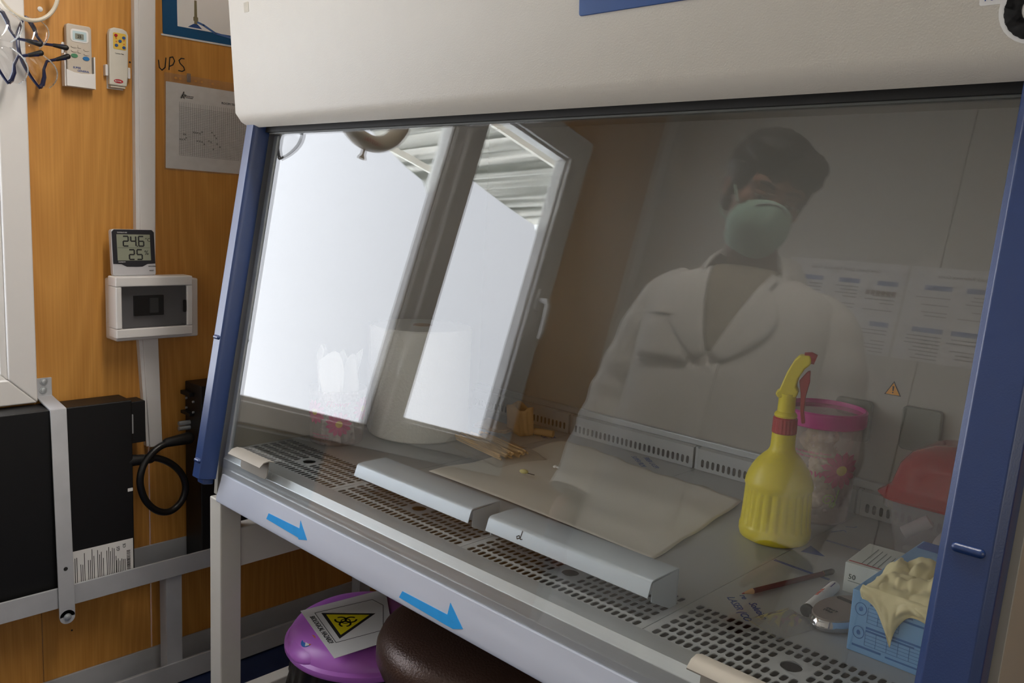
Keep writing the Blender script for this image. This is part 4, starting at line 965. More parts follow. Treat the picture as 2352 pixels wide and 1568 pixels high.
mb.add(V, F + [tuple((nl - 1) * m_ + i for i in range(m_))]).build('lid', glassy('red_clear_plastic', (.50, .01, .02), 1.5, .03, .75, (196, 0, 20), True), rc)
for i, (x, y, z, ax) in enumerate(((1.135, .515, .80, .6), (1.18, .50, .785, 0), (1.225, .52, .76, 1.2))):
    if i == 0: MB().tube([(1.118, .495, .782), (1.150, .505, .808)], .010, 12).build('vial', PAPER, rc)
    else: MB().lathe([(.020, 0), (.022, .002), (.022, .007), (.020, .008)], n=28, fr=Frame((x, y, z), (.6, .3, .7), (-.5, .85, .05))).build('screw_cap', PAPER, rc)
MB().tube([(1.13, .49, .752), (1.19, .50, .750)], .003, 8).build('swab', STK, rc)
mb = MB(); random.seed(21)
for k in range(9): mb.sphere((1.125 + .018 * k, .515 + .02 * (k % 4), .752), (.013, .011, .007), 8, 6)
mb.build('tissue_scraps', mat('grey_scraps', (150, 150, 150), .8), rc)['kind'] = 'stuff'

# carton, glove box, glove
cr = thing('carton', 'small white carton marked 50 between the marker and the glove box', 'carton', (1.14, .35, ZS))
cf = flat(1.107, .309, ZS, .06)
cb_ = MB().box(0, .062, 0, .098, 0, .042, cf).build('box', mat('white_card', (210, 214, 206), .6), cr, bevel=.001)
cff = Frame(cf(0, 0, 0), cf.x, (0, 0, 1))
MB().text('50', .010, cff, .006, .020, .0005).build('lettering', mat('dark_green_print', (36, 60, 44), .6), cb_, smooth=0)
mb = MB(); mb.box(.006, .055, .0165, .0172, 0, .0004, cff)
for k in range(5): mb.box(.018 + .007 * k, .0186 + .007 * k, .012, .082 - .004 * k, .042, .0424, cf)
mb.build('print_lines', mat('grey_green_print', (96, 110, 100), .6), cb_, smooth=0)['kind'] = 'stuff'
MB().box(.002, .060, .008, .0105, .042, .0424, cf).build('red_band', REDP, cb_, smooth=0)
gb = thing('glove_box', 'light blue box of disposable gloves at the right end of the trays', 'glove box', (1.245, .26, ZS))
GBM = mat('blue_card', (118, 170, 218), .5, var=.04)
bx_ = MB().box(1.180, 1.306, .150, .385, ZS, ZS + .076).build('box', GBM, gb, bevel=.0015)
gf = Frame((1.180, .150, ZS), (1, 0, 0), (0, 0, 1)); DB = mat('mid_blue_print', (44, 104, 172), .5)
mb = MB()
for (a, b, c, d) in ((.022, .10, .066, .069), (.022, .07, .0625, .0645), (.02, .09, .0335, .036), (.02, .075, .030, .032), (.006, .04, .008, .0105), (.045, .095, .007, .009), (.055, .085, .057, .0595)): mb.box(a, b, c, d, 0, .0003, gf)
for (x0, y0, nx, ny, dx, dy) in ((.02, .041, 3, 4, .012, .0045), (.02, .013, 6, 4, .0125, .0042)):
    for i in range(nx + 1): mb.box(x0 + i * dx, x0 + i * dx + .0004, y0, y0 + ny * dy, 0, .0003, gf)
    for j in range(ny + 1): mb.box(x0, x0 + nx * dx, y0 + j * dy, y0 + j * dy + .0004, 0, .0003, gf)
for (cx_, cy_) in ((.012, .055), (.012, .026)):
    mb.stroke(oval(cx_, cy_, .0065, .0075, 18) + [(cx_ + .0065, cy_)], .0008, gf, .0003); mb.prism(oval(cx_, cy_, .0022, .003, 10), gf, 0, .0003)
mb.build('print', DB, bx_, smooth=0)['kind'] = 'stuff'
tf = flat(1.180, .150, ZS + .0762)
MB().prism(rrect(.003, .123, .200, .232, .002), tf, 0, .0004).build('top_band', mat('royal_blue_print', (14, 88, 178), .5), bx_, smooth=0)
MB().text('50 PCS', .012, tf, .035, .208, .0010).build('lettering', PAPER, bx_, smooth=0)
MB().stroke([(.020, .105), (.022, .125), (.036, .148), (.055, .150), (.06, .142)], .005, tf, .0004).build('swoosh_print', mat('indigo_print', (34, 50, 150), .5), bx_, smooth=0)
MB().prism(oval(.066, .085, .030, .062, 24), tf, 0, .0004).build('opening', DARK, bx_, smooth=0)
LTX = mat('latex', (232, 220, 170), .5, var=.08, scale=25, bump=.15, bscale=90)
from mathutils import noise
gtop = ZS + .0775
def glove(u, v):
    """crumpled latex: most of it heaped on the box top, a tail hanging over the front edge"""
    x = 1.192 + .108 * u; n1 = noise.noise(Vector((u * 3.1, v * 4.2, 1.7))); n2 = noise.noise(Vector((u * 7.5, v * 8.3, 4.1))); n3 = noise.noise(Vector((u * 17, v * 15, 8.2)))
    tailw = math.exp(-((u - .30) / .13) ** 2); lip = .60
    if v < lip:
        t = v / lip; y = .268 - .122 * t + .006 * n1 + (.03 * (1 - t) * (u - .5)); env = math.sin(PI * min(1, .12 + .88 * t)) ** .6 * min(1, 6 * u + .25) * min(1, 6 * (1 - u) + .25)
        z = gtop + .0015 + env * (.010 + .026 * abs(n1) + .014 * abs(n2) + .003 * n3)
        return Vector((x + .006 * n2, y, max(gtop + .0008, z)))
    t = (v - lip) / (1 - lip); drop = .010 + .046 * tailw + .006 * n1 + .008 * math.exp(-((u - .75) / .12) ** 2)
    y = .1475 - .006 * math.sin(PI * min(1, t * 1.2)) - .004 * abs(n2); x2 = 1.192 + .108 * (u + (.36 - u) * .62 * t * tailw)
    return Vector((x2 + .004 * n2 * t, y, gtop + .003 + .006 * (1 - t) - drop * t))
gv = MB().grid(glove, 60, 70).build('latex_glove', LTX, thick=.0008, smooth=60); tag(gv, 'crumpled cream latex glove spilling from the blue glove box', 'glove')

# pencil, marker, timer, bag
pc_ = thing('pencil', 'dark red pencil with a dark end lying on the tray', 'pencil', (1.05, .27, ZS))
q0, q1 = Vector((1.0245, .180, ZS + .0042)), Vector((1.074, .355, ZS + .0042)); d = (q1 - q0).normalized(); L = (q1 - q0).length
fp = Frame(q0, d.cross(Vector((0, 0, 1))) * -1, (0, 0, 1)) if False else None
fx = Vector((-d.y, d.x, 0)); FPp = Frame(q0, fx, (0, 0, 1))
if FPp.n.dot(d) < 0: FPp = Frame(q0, -fx, (0, 0, 1))
hexp = [(.004 * math.cos(PI / 3 * k + PI / 6), .004 * math.sin(PI / 3 * k + PI / 6)) for k in range(6)]
MB().prism(hexp, FPp, .020, L - .022).build('shaft', mat('maroon_lacquer', (84, 18, 24), .3), pc_)
MB().prism(hexp, FPp, L - .0235, L - .0222).build('gold_ring', mat('gold_paint', (176, 140, 60), .35), pc_) 
MB().lathe([(.00405, L - .022), (.0041, L - .003), (.003, L)], n=6, fr=FPp).build('dipped_end', mat('black_lacquer', (28, 28, 28), .35), pc_)
MB().lathe([(.0012, .004), (.0039, .020)], n=12, fr=FPp).build('cone', mat('pencil_wood', (204, 158, 110), .7), pc_)
MB().lathe([(.0003, 0), (.0012, .004)], n=10, fr=FPp).build('lead', REDP, pc_)
mk = thing('marker_pen', 'short white marker pen with a black end beside the pencil', 'marker', (1.098, .26, ZS))
m0, m1 = at(1851, 1403, 'z', ZS + .008), at(1918, 1345, 'z', ZS + .008); d = (m1 - m0).normalized(); L = (m1 - m0).length
fx = Vector((-d.y, d.x, 0)); FM = Frame(m0, fx, (0, 0, 1))
if FM.n.dot(d) < 0: FM = Frame(m0, -fx, (0, 0, 1))
MB().lathe([(.0078, .006), (.0078, L - .006), (.0070, L - .001), (.004, L)], n=24, fr=FM).build('barrel', PAPER, mk)
MB().lathe([(.0065, 0), (.0081, .001), (.0081, .0062), (.007, .0064)], n=24, fr=FM).build('end_plug', BLACKP, mk)
class Tube2:
    def __call__(s, u, v, d=0.0):
        a = math.radians(75) + v / .0079; r = .0081 + d; return FM(r * math.cos(a), r * math.sin(a), u)
t2 = Tube2(); mb = MB(); mb.prism(rrect(L - .026, L - .008, -.005, .005, .001), t2, 0, .0002); mb.build('label_block', mat('violet_print', (74, 52, 120), .5), mk, smooth=0)
mb = MB(); mb.text('marker', .009, t2, L - .065, -.003, .0003); mb.build('lettering', mat('red_print', (196, 60, 40), .5), mk, smooth=0)
tm_ = thing('pocket_timer', 'oval silver timer lying against the blue glove box', 'timer', (1.146, .218, ZS))
ft = flat(1.146, .216, ZS, -.15)
MB().lathe([(.80, 0), (.93, .003), (1.0, .0085), (.985, .013), (.93, .0165)], n=48, fr=Frame(ft.o, ft.x, ft.y), sx=.031, sy=.056).build('case', mat('polished_chrome', (205, 205, 208), .12, 1.0, var=.01), tm_)
MB().lathe([(.925, .0166), (.90, .0185), (.3, .0192)], n=48, fr=ft, sx=.031, sy=.056).build('face', mat('taupe_plastic', (128, 116, 108), .3), tm_)
MB().prism(rrect(-.022, .022, .018, .026, .004), ft, .0186, .0196).build('slot', BLACKP, tm_)
MB().prism(rrect(.0, .018, .028, .033, .002), ft, .0186, .0194).build('red_key', REDP, tm_)
mb = MB(); mb.text('START', .005, ft, -.01, -.022, .0202); mb.text('STOP', .005, ft, -.01, -.029, .0202); mb.build('lettering', INK, tm_, smooth=0)
def pbag(u, v):
    x = 1.062 + .055 * u + .02 * v; y = .125 + .075 * v - .02 * u; e = min(1, 6 * min(u, 1 - u), 6 * min(v, 1 - v))
    return Vector((x, y, ZS + .0006 + e * (.0018 + .0022 * abs(math.sin(9 * u + 7 * v)) + .001 * math.sin(31 * u * v + 3))))
tag(MB().grid(pbag, 26, 26).build('plastic_bag', BAG, thick=.0002), 'small flat clear plastic bag lying beside the silver timer', 'bag')
for (px, py, lb_) in ((1062, 1190, 'clear plastic scrap on the grille under the arm rest end nearer the towel roll'), (1195, 1260, 'clear plastic scrap on the grille in front of the marked arm rest')):
    p = at(px, py, 'z', ZS)
    def scrap(u, v, p=p): return Vector((p.x - .012 + .024 * u, p.y - .008 + .016 * v, ZS + .001 + .006 * abs(math.sin(5 * u + 4 * v)) * min(1, 4 * min(u, 1 - u))))
    tag(MB().grid(scrap, 12, 10).build('film_scrap', BAG, thick=.0003), lb_, 'film scrap')

# ================================================================== under the cabinet
PUR = mat('purple_plastic', (184, 108, 204), .32, var=.04)
bn = thing('waste_bin', 'purple lidded waste bin under the cabinet carrying a hazard sign', 'bin', (.18, .195, 0))
BC = (.180, .195)
MB().lathe([(.105, 0), (.107, .003), (.140, .325), (.142, .330), (.137, .330), (.104, .006), (.001, .005)], (BC[0], BC[1], 0), 48, cap0=True, cap1=False).build('bucket', mat('grey_bucket', (150, 150, 154), .4), bn)
def linr(u, v):
    a = 2 * PI * u; r = .1440 + .008 * abs(math.sin(9 * a + 2 * v)) * v + .010 * v + .005 * math.sin(23 * a) * v; return Vector((BC[0] + r * math.cos(a), BC[1] + r * math.sin(a), .331 - .085 * v + .010 * math.sin(7 * a) * v))
MB().grid(linr, 120, 8, closed_u=True).build('bin_liner', mat('black_bag', (14, 14, 15), .28, bump=.5, bscale=50), bn, thick=.0008)
def ear(u, v): return Vector((BC[0] - .150 - .05 * u, BC[1] - .06 + .05 * v - .01 * u, .292 + .016 * math.sin(6 * u + 3 * v) - .012 * u))
MB().grid(ear, 12, 8).build('liner_corner', MATS['black_bag'], bn, thick=.0008)
MB().lathe([(.144, .328), (.1640, .329), (.1670, .334), (.1665, .342), (.160, .347), (.1585, .354), (.150, .367), (.135, .377), (.112, .3835), (.002, .3865)], (BC[0], BC[1], 0), 64, cap0=True, cap1=False).build('lid', PUR, bn)
fd = (at(672, 1490, 'z', .365) - Vector((BC[0], BC[1], .365))); fa = math.atan2(fd.y, fd.x)
fl_c = Vector((BC[0] + 0.126 * math.cos(fa), BC[1] + 0.126 * math.sin(fa), .360))
M3 = Matrix.Rotation(fa, 3, 'Z') @ Matrix.Rotation(.42, 3, 'Y')
fp_ = MB().sphere(fl_c, (.046, .058, .0165), 32, 16, M=M3).build('flap', PUR, bn)
nrm = (M3 @ Vector((0, 0, 1))).normalized(); tx_ = Vector((math.cos(-.75), math.sin(-.75), 0)); tx_ = (tx_ - nrm * tx_.dot(nrm)).normalized()
sf_ = Frame(fl_c + nrm * .0158 + (M3 @ Vector((.004, .004, 0))), tx_, nrm.cross(tx_))
sk = MB().prism(oval(0, 0, .0155, .0155, 28), sf_, 0.0, .0016).build('round_sticker', mat('blue_sticker', (50, 110, 190), .4), fp_, smooth=0)
MB().prism([(.015 * math.cos(a), .015 * math.sin(a)) for a in [.18 + (PI - .36) * k / 12 for k in range(13)]], sf_, .0016, .0019).build('sticker_top', mat('orange_sticker', (214, 120, 40), .4), sk, smooth=0)
MB().box(-.0135, .0135, -.0055, .0024, .0016, .0019, sf_).build('sticker_band', PAPER, sk, smooth=0)
zt = .3885
t0, t1 = at(711, 1417, 'z', zt), at(757, 1480, 'z', zt); ex = (t1 - t0).normalized(); hfz = Frame(t0, ex, Vector((0, 0, 1)).cross(ex)); TL = (t1 - t0).length
def sgn(px, py): p = at(px, py, 'z', zt) - t0; return (p.dot(hfz.x), p.dot(hfz.y))
crn = [sgn(768, 1512), sgn(905, 1468), sgn(885, 1352), sgn(690, 1403)]
qp = crn
sg = MB().prism(qp, hfz, 0, .0006).build('hazard_sign', PAPER, bn, smooth=0)
tri = [sgn(738, 1408), sgn(780, 1467), sgn(862, 1409)]
cen = (sum(p[0] for p in tri) / 3, sum(p[1] for p in tri) / 3)
def shrink(P, k): return [(cen[0] + (p[0] - cen[0]) * k, cen[1] + (p[1] - cen[1]) * k) for p in P]
MB().prism(tri, hfz, .0006, .0009).build('triangle_border', INK, sg, smooth=0)
MB().prism(shrink(tri, .80), hfz, .0009, .0012).build('triangle_field', mat('hazard_yellow', (226, 210, 20), .5), sg, smooth=0)
def frot(a): return hfz
R_ = .30 * math.dist(tri[0], tri[1]) * .62; up = (tri[2][0] - cen[0], tri[2][1] - cen[1]); ua = math.atan2(up[1], up[0])
mb = MB()
for k in range(3):
    a = ua + 2 * PI * k / 3; cx_, cy_ = cen[0] + .55 * R_ * math.cos(a), cen[1] + .55 * R_ * math.sin(a)
    P = [(cx_ + .50 * R_ * math.cos(a + q), cy_ + .50 * R_ * math.sin(a + q)) for q in [math.radians(x) for x in range(25, 336, 18)]]
    mb.stroke(P, R_ * .17, hfz, .0015)
mb.stroke([(cen[0] + .42 * R_ * math.cos(q), cen[1] + .42 * R_ * math.sin(q)) for q in [2 * PI * k / 20 for k in range(21)]], R_ * .10, hfz, .0015)
mb.build('biohazard_symbol', INK, sg, smooth=0)
brd = [sgn(723, 1408), sgn(772, 1476), sgn(880, 1447), sgn(880, 1390), sgn(855, 1377)]
MB().stroke(brd + [brd[0]], .0012, hfz, .0009).build('border_line', INK, sg, smooth=0)
MB().text('BIOLOGICAL HAZARD!', TL * .118, hfz, 0, 0, .0012, sx=.80).build('lettering', INK, sg, smooth=0)

so = thing('stool', 'round brown leather stool pushed under the cabinet', 'stool', (.50, .215, 0))
SC = (.500, .215)
LEA = mat('bronze_leather', (78, 58, 50), .33, .25, var=.12, scale=30, bump=.8, bscale=260)
MB().lathe([(.12, .400), (.165, .402), (.184, .412), (.191, .430), (.190, .452), (.182, .470), (.165, .484), (.13, .494), (.07, .499), (.001, .500)], (SC[0], SC[1], 0), 64, cap0=True, cap1=False).build('seat', LEA, so)
MB().lathe([(.06, .38), (.06, .401)], (SC[0], SC[1], 0), 24).build('seat_plate', BLACK, so)
MB().lathe([(.019, .04), (.019, .38)], (SC[0], SC[1], 0), 20).build('column', STEEL, so)
MB().lathe([(.135, 0), (.140, .006), (.135, .016), (.04, .030), (.022, .045)], (SC[0], SC[1], 0), 48).build('base', BLACK, so)

# ================================================================== behind the camera: wall sheets, fixture by the window, person
wf = Frame((0, YB, 0), (-1, 0, 0), (0, 0, 1))
HB = mat('header_blue', (96, 130, 190), .6); LN = mat('grey_text', (110, 112, 122), .7)
def guide(x0, x1, z0, z1, label, seed):
    random.seed(seed); g = thing('wall_sheet', label, 'printed sheet', ((x0 + x1) / 2, YB, z0), 'instruction sheets on the white wall')
    a, b = -x1, -x0; w_ = b - a; h_ = z1 - z0
    MB().box(a, b, z0, z1, 0, .0012, wf).build('sheet', mat('sheet_white', (236, 236, 238), .5), g, smooth=0)
    MB().text("GeneXpert's Quick Reference Guide", .016, wf, a + .06 * w_ + .06, z1 - .034, .0016).build('title', INK, g, smooth=0)
    hb = MB(); ln = MB()
    for c in range(3):
        ca = a + .02 + c * (w_ - .03) / 3; cb2 = ca + (w_ - .03) / 3 - .015
        for r_ in range(2):
            zt_ = z1 - .06 - r_ * h_ * .45
            hb.box(ca, ca + (cb2 - ca) * random.uniform(.55, .95), zt_ - .016, zt_, .0012, .0016, wf)
            for k in range(7):
                if random.random() < .8: ln.box(ca, ca + (cb2 - ca) * random.uniform(.4, 1), zt_ - .03 - k * .012, zt_ - .0265 - k * .012, .0012, .0016, wf)
    hb.build('header_bars', HB, g, smooth=0)['kind'] = 'stuff'; ln.build('text_lines', LN, g, smooth=0)['kind'] = 'stuff'
    mb = MB()
    for k in range(6): mb.box(a + .02 + k * .017, a + .034 + k * .017, z1 - .11, z1 - .094, .0012, .0017, wf)
    mb.build('photo_row', mat('photo_print', (120, 96, 92), .6, var=.3, scale=200), g, smooth=0)['kind'] = 'stuff'
    return g
guide(.115, .525, 1.49, 1.80, 'printed instruction sheet on the white wall, mostly mirrored beside the lab coat', 1)
guide(.535, .945, 1.49, 1.80, 'printed instruction sheet on the white wall, mirrored next to the right blue rail', 2)
dh = thing('wall_lever', 'small white round lever near the corner strip of the white wall', 'lever', (-.49, YB, 1.30))
MB().lathe([(.026, 0), (.026, .008), (.012, .01), (.012, .03)], n=24, fr=Frame((-.47, YB, 1.33), (-1, 0, 0), (0, 0, 1))).build('rose', WHITEPVC, dh)
MB().capsule((-.47, YB + .036, 1.33), (-.47, YB + .036, 1.245), .009, .009).build('lever_arm', WHITEPVC, dh)

fx_ = thing('ring_fixture', 'cream plastic ring fixture with red lettering hanging before the window', 'fixture', (-.43, -.46, 1.56))
FC = Vector((-.43, -.46, 1.685)); CRM = mat('cream_fixture', (204, 190, 168), .35)
ffr = Frame(FC, (0, 1, 0), (0, 0, 1))
N1, N2 = 56, 16
def tor(u, v):
    a = 2 * PI * u; b = 2 * PI * v; R0 = .101; return ffr((R0 + .023 * math.cos(b)) * math.cos(a), (R0 + .023 * math.cos(b)) * math.sin(a), .030 * math.sin(b))
mb = MB(); V = [tor(i / N1, j / N2) for j in range(N2) for i in range(N1)]
mb.add(V, [(j * N1 + i, j * N1 + (i + 1) % N1, ((j + 1) % N2) * N1 + (i + 1) % N1, ((j + 1) % N2) * N1 + i) for j in range(N2) for i in range(N1)]).build('ring', CRM, fx_)
MB().lathe([(.011, -.150), (.0105, -.146), (.006, -.138), (.0055, -.118)], (FC.x, FC.y - .005, FC.z), 18).build('knob', CRM, fx_)
MB().text('ROYAL', .016, Frame(FC + Vector((.0305, 0, -.107)), (0, 1, 0), (0, 0, 1)), -.026, 0, .001).build('lettering', REDP, fx_, smooth=0)
MB().tube([FC + Vector((0, 0, .118)), FC + Vector((0, 0, .40)), FC + Vector((-.03, 0, .42)), Vector((XW, FC.y, FC.z + .42))], .009, 12).build('hanger_arm', CRM, fx_)
MB().lathe([(.03, 0), (.03, .012), (.012, .016)], n=24, fr=Frame((XW, FC.y, FC.z + .42), (0, 1, 0), (0, 0, 1))).build('wall_plate', CRM, fx_)

# ------------------------------------------------------------------ the person standing at the cabinet
PO = Vector((.630, -.790, 0)); BYAW = math.radians(-10)
def B(l, f_, z): return PO + Vector((l * math.cos(BYAW) - f_ * math.sin(BYAW), l * math.sin(BYAW) + f_ * math.cos(BYAW), z))
pn = thing('person', 'person in a white lab coat and pale green face mask, mirrored in the glass sash', 'person', PO)
HC = Vector((.632, -.752, 1.574))
HM = Matrix.Rotation(math.radians(-47), 3, 'Z') @ Matrix.Rotation(math.radians(-27), 3, 'X') @ Matrix.Rotation(math.radians(4), 3, 'Y')
def H(a, b, c): return HC + HM @ Vector((a, b, c))
SKIN = mat('skin', (150, 104, 82), .55, var=.08, scale=30)
def remesh(o, vox, it=6, disp=0.0, sc_=.03):
    md = o.modifiers.new('join', 'REMESH'); md.mode = 'VOXEL'; md.voxel_size = vox; md.use_smooth_shade = True
    if disp:
        tx = bpy.data.textures.new('wrinkle', 'CLOUDS'); tx.noise_scale = sc_
        md = o.modifiers.new('wrinkle', 'DISPLACE'); md.texture = tx; md.strength = disp; md.mid_level = .5; md.texture_coords = 'LOCAL'
    if it: md = o.modifiers.new('soft', 'SMOOTH'); md.factor = .5; md.iterations = it
b = MB()
b.sphere(H(0, -.004, .020), (.074, .093, .092), 24, 16, M=HM); b.sphere(H(0, .022, -.030), (.062, .068, .075), 24, 16, M=HM)
b.capsule(H(-.028, .045, -.082), H(.028, .045, -.082), .034, .034); b.capsule(H(0, .050, -.090), H(0, .066, -.092), .030, .022)
b.capsule(H(0, .083, .008), H(0, .104, -.034), .009, .014); b.capsule(H(-.012, .092, -.036), H(.012, .092, -.036), .010, .010)
b.capsule(H(-.045, .070, .026), H(.045, .070, .026), .014, .014); b.capsule(H(-.018, .078, -.064), H(.018, .078, -.064), .011, .011)
for s_ in (-1, 1):
    b.sphere(H(s_ * .078, -.006, -.008), (.010, .020, .031), 14, 10, M=HM); b.sphere(H(s_ * .048, .060, -.018), (.020, .018, .018), 14, 10, M=HM)
b.capsule(H(0, -.022, -.060), B(0, -.020, 1.375), .052, .058)
b.capsule(B(-.12, -.02, 1.318), B(.12, -.02, 1.318), .042, .042); b.sphere(B(0, -.01, 1.20), (.165, .105, .20), 24, 16); b.sphere(B(0, -.01, .98), (.15, .10, .20), 24, 16)
JO = {}
for s_ in (-1, 1):
    sh_, el, wr_ = (B(s_ * .180, -.02, 1.335), B(s_ * .238, -.01, 1.085), B(s_ * .236, .075, .842)) if s_ < 0 else (B(.180, -.02, 1.325), B(.236, -.02, 1.075), B(.225, .09, .850))
    JO[s_] = (sh_, el, wr_)
    b.capsule(sh_.lerp(el, .12), el, .038, .036); b.capsule(sh_.lerp(el, .12), B(s_ * .10, -.02, 1.315), .038, .038); b.capsule(el, wr_, .036, .027)
    dn = (wr_ - el).normalized(); ax = Vector((0, 1, 0)); lt = dn.cross(ax).normalized(); ax = lt.cross(dn).normalized()   # ax: across the palm (front-back)
    inw = lt * (-1 if lt.dot(B(s_, 0, 0) - PO) > 0 else 1)
    pal = wr_ + dn * .045
    for k in range(4): b.capsule(wr_ + dn * .012 + ax * (k - 1.5) * .012, wr_ + dn * .085 + ax * (k - 1.5) * .019, .015, .0125, 10)
    for k, ln_ in enumerate((.060, .074, .080, .070)):
        kn = wr_ + dn * .090 + ax * (k - 1.5) * .0195; m1_ = kn + dn * ln_ * .45 + inw * .008; m2_ = m1_ + dn * ln_ * .32 + inw * .014; m3_ = m2_ + dn * ln_ * .2 + inw * .014
        b.capsule(kn, m1_, .0095, .0088, 10); b.capsule(m1_, m2_, .0088, .008, 10); b.capsule(m2_, m3_, .008, .007, 10)
    t0_ = wr_ + dn * .030 + ax * .030; t1_ = t0_ + dn * .034 + ax * .020 + inw * .012; t2_ = t1_ + dn * .028 + ax * .004 + inw * .012
    b.capsule(wr_ + dn * .012 + ax * .012, t0_, .014, .013, 10); b.capsule(t0_, t1_, .013, .0105, 10); b.capsule(t1_, t2_, .0105, .0085, 10)
for s_ in (-1, 1):
    b.capsule(B(s_ * .085, 0, .90), B(s_ * .095, .01, .50), .078, .056); b.capsule(B(s_ * .095, .01, .50), B(s_ * .10, -.01, .10), .054, .036); b.capsule(B(s_ * .10, -.02, .05), B(s_ * .105, .12, .035), .034, .026)
bo = b.build('body', SKIN, pn); remesh(bo, .0052, 5)
for s_ in (-1, 1):
    e = MB().sphere(H(s_ * .032, .0765, .002), (.0125, .010, .0095), 16, 10, M=HM).build('eye', mat('eye_white', (200, 192, 184), .25), pn)
    MB().sphere(H(s_ * .033, .0845, -.002), .0048, 12, 8).build('iris', mat('dark_iris', (34, 24, 20), .2), e)
    MB().sphere(H(s_ * .032, .0785, .0065), (.0145, .0105, .0060), 16, 10, M=HM).build('eyelid', SKIN, e)
    MB().tube([H(s_ * .012, .090, .024), H(s_ * .032, .088, .030), H(s_ * .052, .076, .026)], [.0035, .0045, .0025], 8).build('eyebrow', mat('hair_black', (20, 17, 16), .55, var=.3, scale=120), pn)
HAIR = MATS['hair_black']
b = MB()
b.sphere(H(0, -.020, .042), (.093, .106, .096), 28, 18, M=HM); b.sphere(H(-.020, .030, .090), (.070, .060, .042), 20, 12, M=HM); b.sphere(H(.036, .044, .084), (.052, .048, .036), 20, 12, M=HM)
b.sphere(H(.060, .040, .062), (.030, .034, .028), 16, 10, M=HM)
b.sphere(H(0, -.072, -.020), (.066, .038, .062), 20, 12, M=HM)
for s_ in (-1, 1): b.capsule(H(s_ * .074, .018, .022), H(s_ * .075, .014, -.024), .012, .007); b.capsule(H(s_ * .066, -.040, -.01), H(s_ * .052, -.055, -.062), .020, .012)
ho = b.build('hair', HAIR, pn); remesh(ho, .005, 2, .010, .012)
# mask
MSK = mat('mint_mask', (176, 214, 196), .7, var=.04, bump=.3, bscale=250)
def mask(u, v):
    a = (u - .5) * PI * 1.02; w_ = .066 * (1 - .30 * abs(v - .42) ** 1.4 * 2.0); dpt = .062 * math.sin(PI * (.16 + .70 * v)) ** .7
    x = w_ * math.sin(a); y = .060 + dpt * math.cos(a) * (1 + .10 * math.exp(-(u - .5) ** 2 * 220)); z = -.010 - .106 * v + .012 * math.cos(2 * PI * (u - .5)) * (1 - v) - .010 * v * math.cos(a)
    return H(x, y - .018 * v, z)
mk_ = MB().grid(mask, 41, 22).build('face_mask', MSK, pn, thick=.002)
for s_ in (-1, 1):
    MB().tube([H(s_ * .063, .056, -.03), H(s_ * .076, .02, .000), H(s_ * .088, -.03, .022)], .0022, 6).build('strap', MSK, mk_); MB().tube([H(s_ * .060, .052, -.075), H(s_ * .072, .01, -.070), H(s_ * .068, -.04, -.064)], .0022, 6).build('strap', MSK, mk_)
MB().tube([mask(.30, .10) + HM @ Vector((0, .002, .001)), mask(.42, .05) + HM @ Vector((0, .002, .001)), mask(.5, .04) + HM @ Vector((0, .002, .001)), mask(.58, .05) + HM @ Vector((0, .002, .001)), mask(.70, .10) + HM @ Vector((0, .002, .001))], .0020, 6).build('nose_clip', STEEL, mk_)
# coat
COAT = mat('white_cotton', (226, 224, 220), .85, var=.03, scale=9, bump=.2, bscale=350)
LV = [(.49, .255, .175, .0), (.62, .245, .165, 0), (.80, .232, .152, 0), (.95, .215, .140, 0), (1.05, .208, .136, 0), (1.15, .208, .134, 0), (1.24, .208, .128, -.002), (1.30, .204, .118, -.006), (1.340, .200, .104, -.010), (1.366, .180, .090, -.014), (1.390, .130, .078, -.018), (1.406, .090, .068, -.020)]
def ring(z):
    for i in range(len(LV) - 1):
        if LV[i][0] <= z <= LV[i + 1][0]:
            t = (z - LV[i][0]) / (LV[i + 1][0] - LV[i][0]); return [LV[i][k] + (LV[i + 1][k] - LV[i][k]) * t for k in range(4)]
    return list(LV[-1] if z > LV[-1][0] else LV[0])
def coatpt(a, z, off=0.0):
    _, hw_, hd_, oy = ring(z); c_, s2 = math.cos(a), math.sin(a); n_ = 2.5
    r = 1 / ((abs(c_) ** n_ + abs(s2) ** n_) ** (1 / n_))
    fold = .0045 * math.sin(7 * a + 6 * z) * max(0, 1.15 - z) + .004 * math.sin(3 * a + 14 * z) * (1 if z < 1.3 else 0)
    return B((hw_ + fold + off) * r * c_, oy + (hd_ + fold + off) * r * s2, z)
ct_ = MB().grid(lambda u, v: coatpt(2 * PI * u, .49 + (1.406 - .49) * v), 72, 60, closed_u=True).build('lab_coat', COAT, pn, thick=.003)
def front(l, z, off):
    _, hw_, hd_, oy = ring(z); n_ = 2.5
    y = hd_ * max(0, 1 - (abs(l) / hw_) ** n_) ** (1 / n_); fold = .004 * math.sin(3 * PI / 2 + 14 * z)
    return B(l, oy + y + off + .004, z)
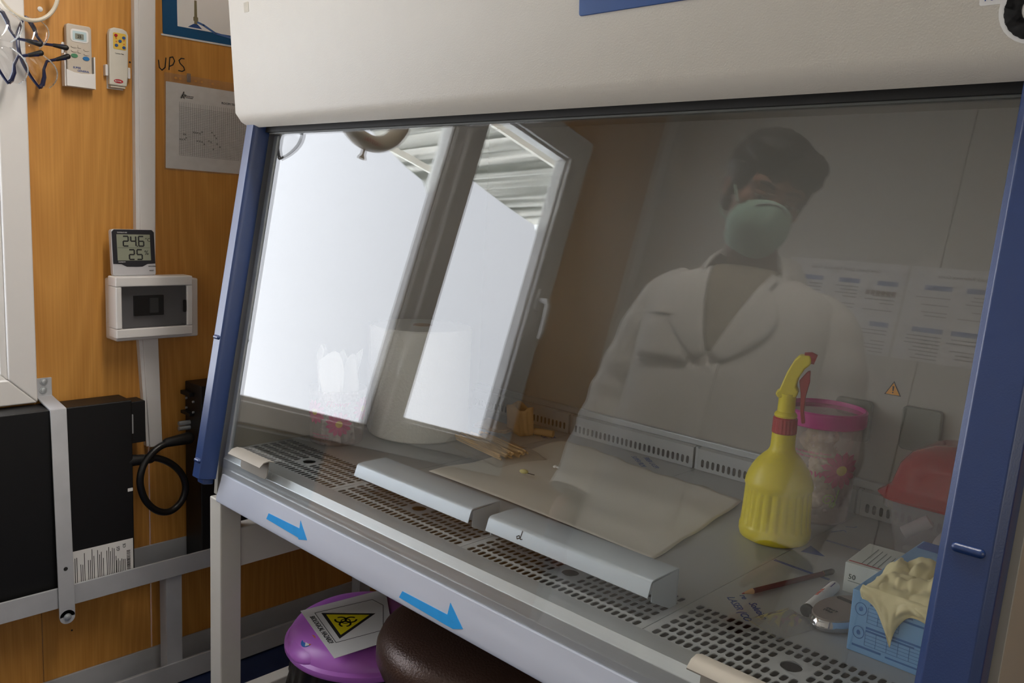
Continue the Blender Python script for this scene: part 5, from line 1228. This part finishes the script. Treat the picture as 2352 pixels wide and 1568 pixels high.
# knitted shirt in the open neck
SHR = mat('patterned_shirt', (150, 140, 124), .85, var=.45, scale=160, bump=.5, bscale=180)
mb = MB()
def shirt(u, v):
    z = 1.20 + (1.404 - 1.20) * v; hw_ = .006 + .066 * v ** .9; return front(hw_ * (2 * u - 1), z, .002 + .004 * math.sin(PI * u))
mb.grid(shirt, 13, 16).build('shirt', SHR, pn, thick=.002)
for s_ in (-1, 1):
    def lapel(u, v, s_=s_):
        z = 1.19 + (1.392 - 1.19) * v; inner = .004 + .062 * v ** .9; wd_ = .014 + .062 * (math.sin(PI * min(1, v * 1.15)) ** .8) ; return front(s_ * (inner + wd_ * u), z - .012 * u, .012 - .006 * u)
    MB().grid(lapel, 8, 16).build('lapel', COAT, ct_, thick=.003)
    def collar(u, v, s_=s_):
        a = PI / 2 - s_ * (.75 + 2.35 * u * .98); z = 1.398 + .042 * (1 - abs(v - .5) * 0) * (1 - v) + .012 * u - .012 * v; rr_ = .078 + .012 * v + .03 * v * (1 - u)
        return B(rr_ * 1.12 * math.cos(a), -.018 + rr_ * math.sin(a), z + (0 if v < .5 else -.030 * (v - .5) * 2 * (1 - .5 * u)))
    MB().grid(collar, 16, 8).build('collar', COAT, ct_, thick=.003)
    sh_, el, wr_ = JO[s_]
    P = [sh_ + Vector((-s_ * .045, 0, .012)), sh_ + Vector((-s_ * .012, 0, -.006)), sh_.lerp(el, .35), sh_.lerp(el, .7), el, el.lerp(wr_, .3), el.lerp(wr_, .6), wr_.lerp(el, .05) + (wr_ - el).normalized() * .01]
    P = smooth_path([Vector(p) for p in P], 5); n_ = len(P)
    rad = [.050 + .020 * min(1, i / 8) - .020 * max(0, (i - 8) / n_) + .0026 * math.sin(i * 1.3) for i in range(n_)]
    MB().tube(P, rad, 20, caps=True).build('sleeve', COAT, ct_)
def pocket(u, v): return front(-.165 + .125 * u, 1.165 + .115 * v, .004)
MB().grid(pocket, 10, 8).build('pocket', COAT, ct_, thick=.003)
MB().grid(lambda u, v: front(-.167 + .129 * u, 1.262 + .02 * v, .007), 10, 4).build('pocket_welt', COAT, ct_, thick=.003)
for k in range(5): MB().lathe([(.007, 0), (.007, .002)], n=14, fr=Frame(front(.012, 1.16 - .14 * k, .006), B(1, 0, 0) - PO, (0, 0, 1))).build('button', PAPER, ct_)
MB().grid(lambda u, v: front(.0 + .028 * u, .50 + .69 * v, .004), 4, 20).build('placket', COAT, ct_, thick=.003)
TRS = mat('dark_trousers', (46, 48, 56), .85, var=.1)
b = MB()
for s_ in (-1, 1): b.capsule(B(s_ * .085, 0, .90), B(s_ * .096, .01, .50), .094, .074); b.capsule(B(s_ * .096, .01, .50), B(s_ * .10, -.01, .12), .074, .058)
to = b.build('trousers', TRS, pn); remesh(to, .008, 3)
for s_ in (-1, 1):
    b = MB(); b.capsule(B(s_ * .10, -.03, .052), B(s_ * .105, .13, .042), .046, .038); b.box(-.045, .045, -.075, .165, 0.0, .02, Frame(B(s_ * .103, 0, 0), B(1, 0, 0) - PO, B(0, 1, 0) - PO))
    q = b.build('shoe', BLACKP, pn); remesh(q, .005, 3)
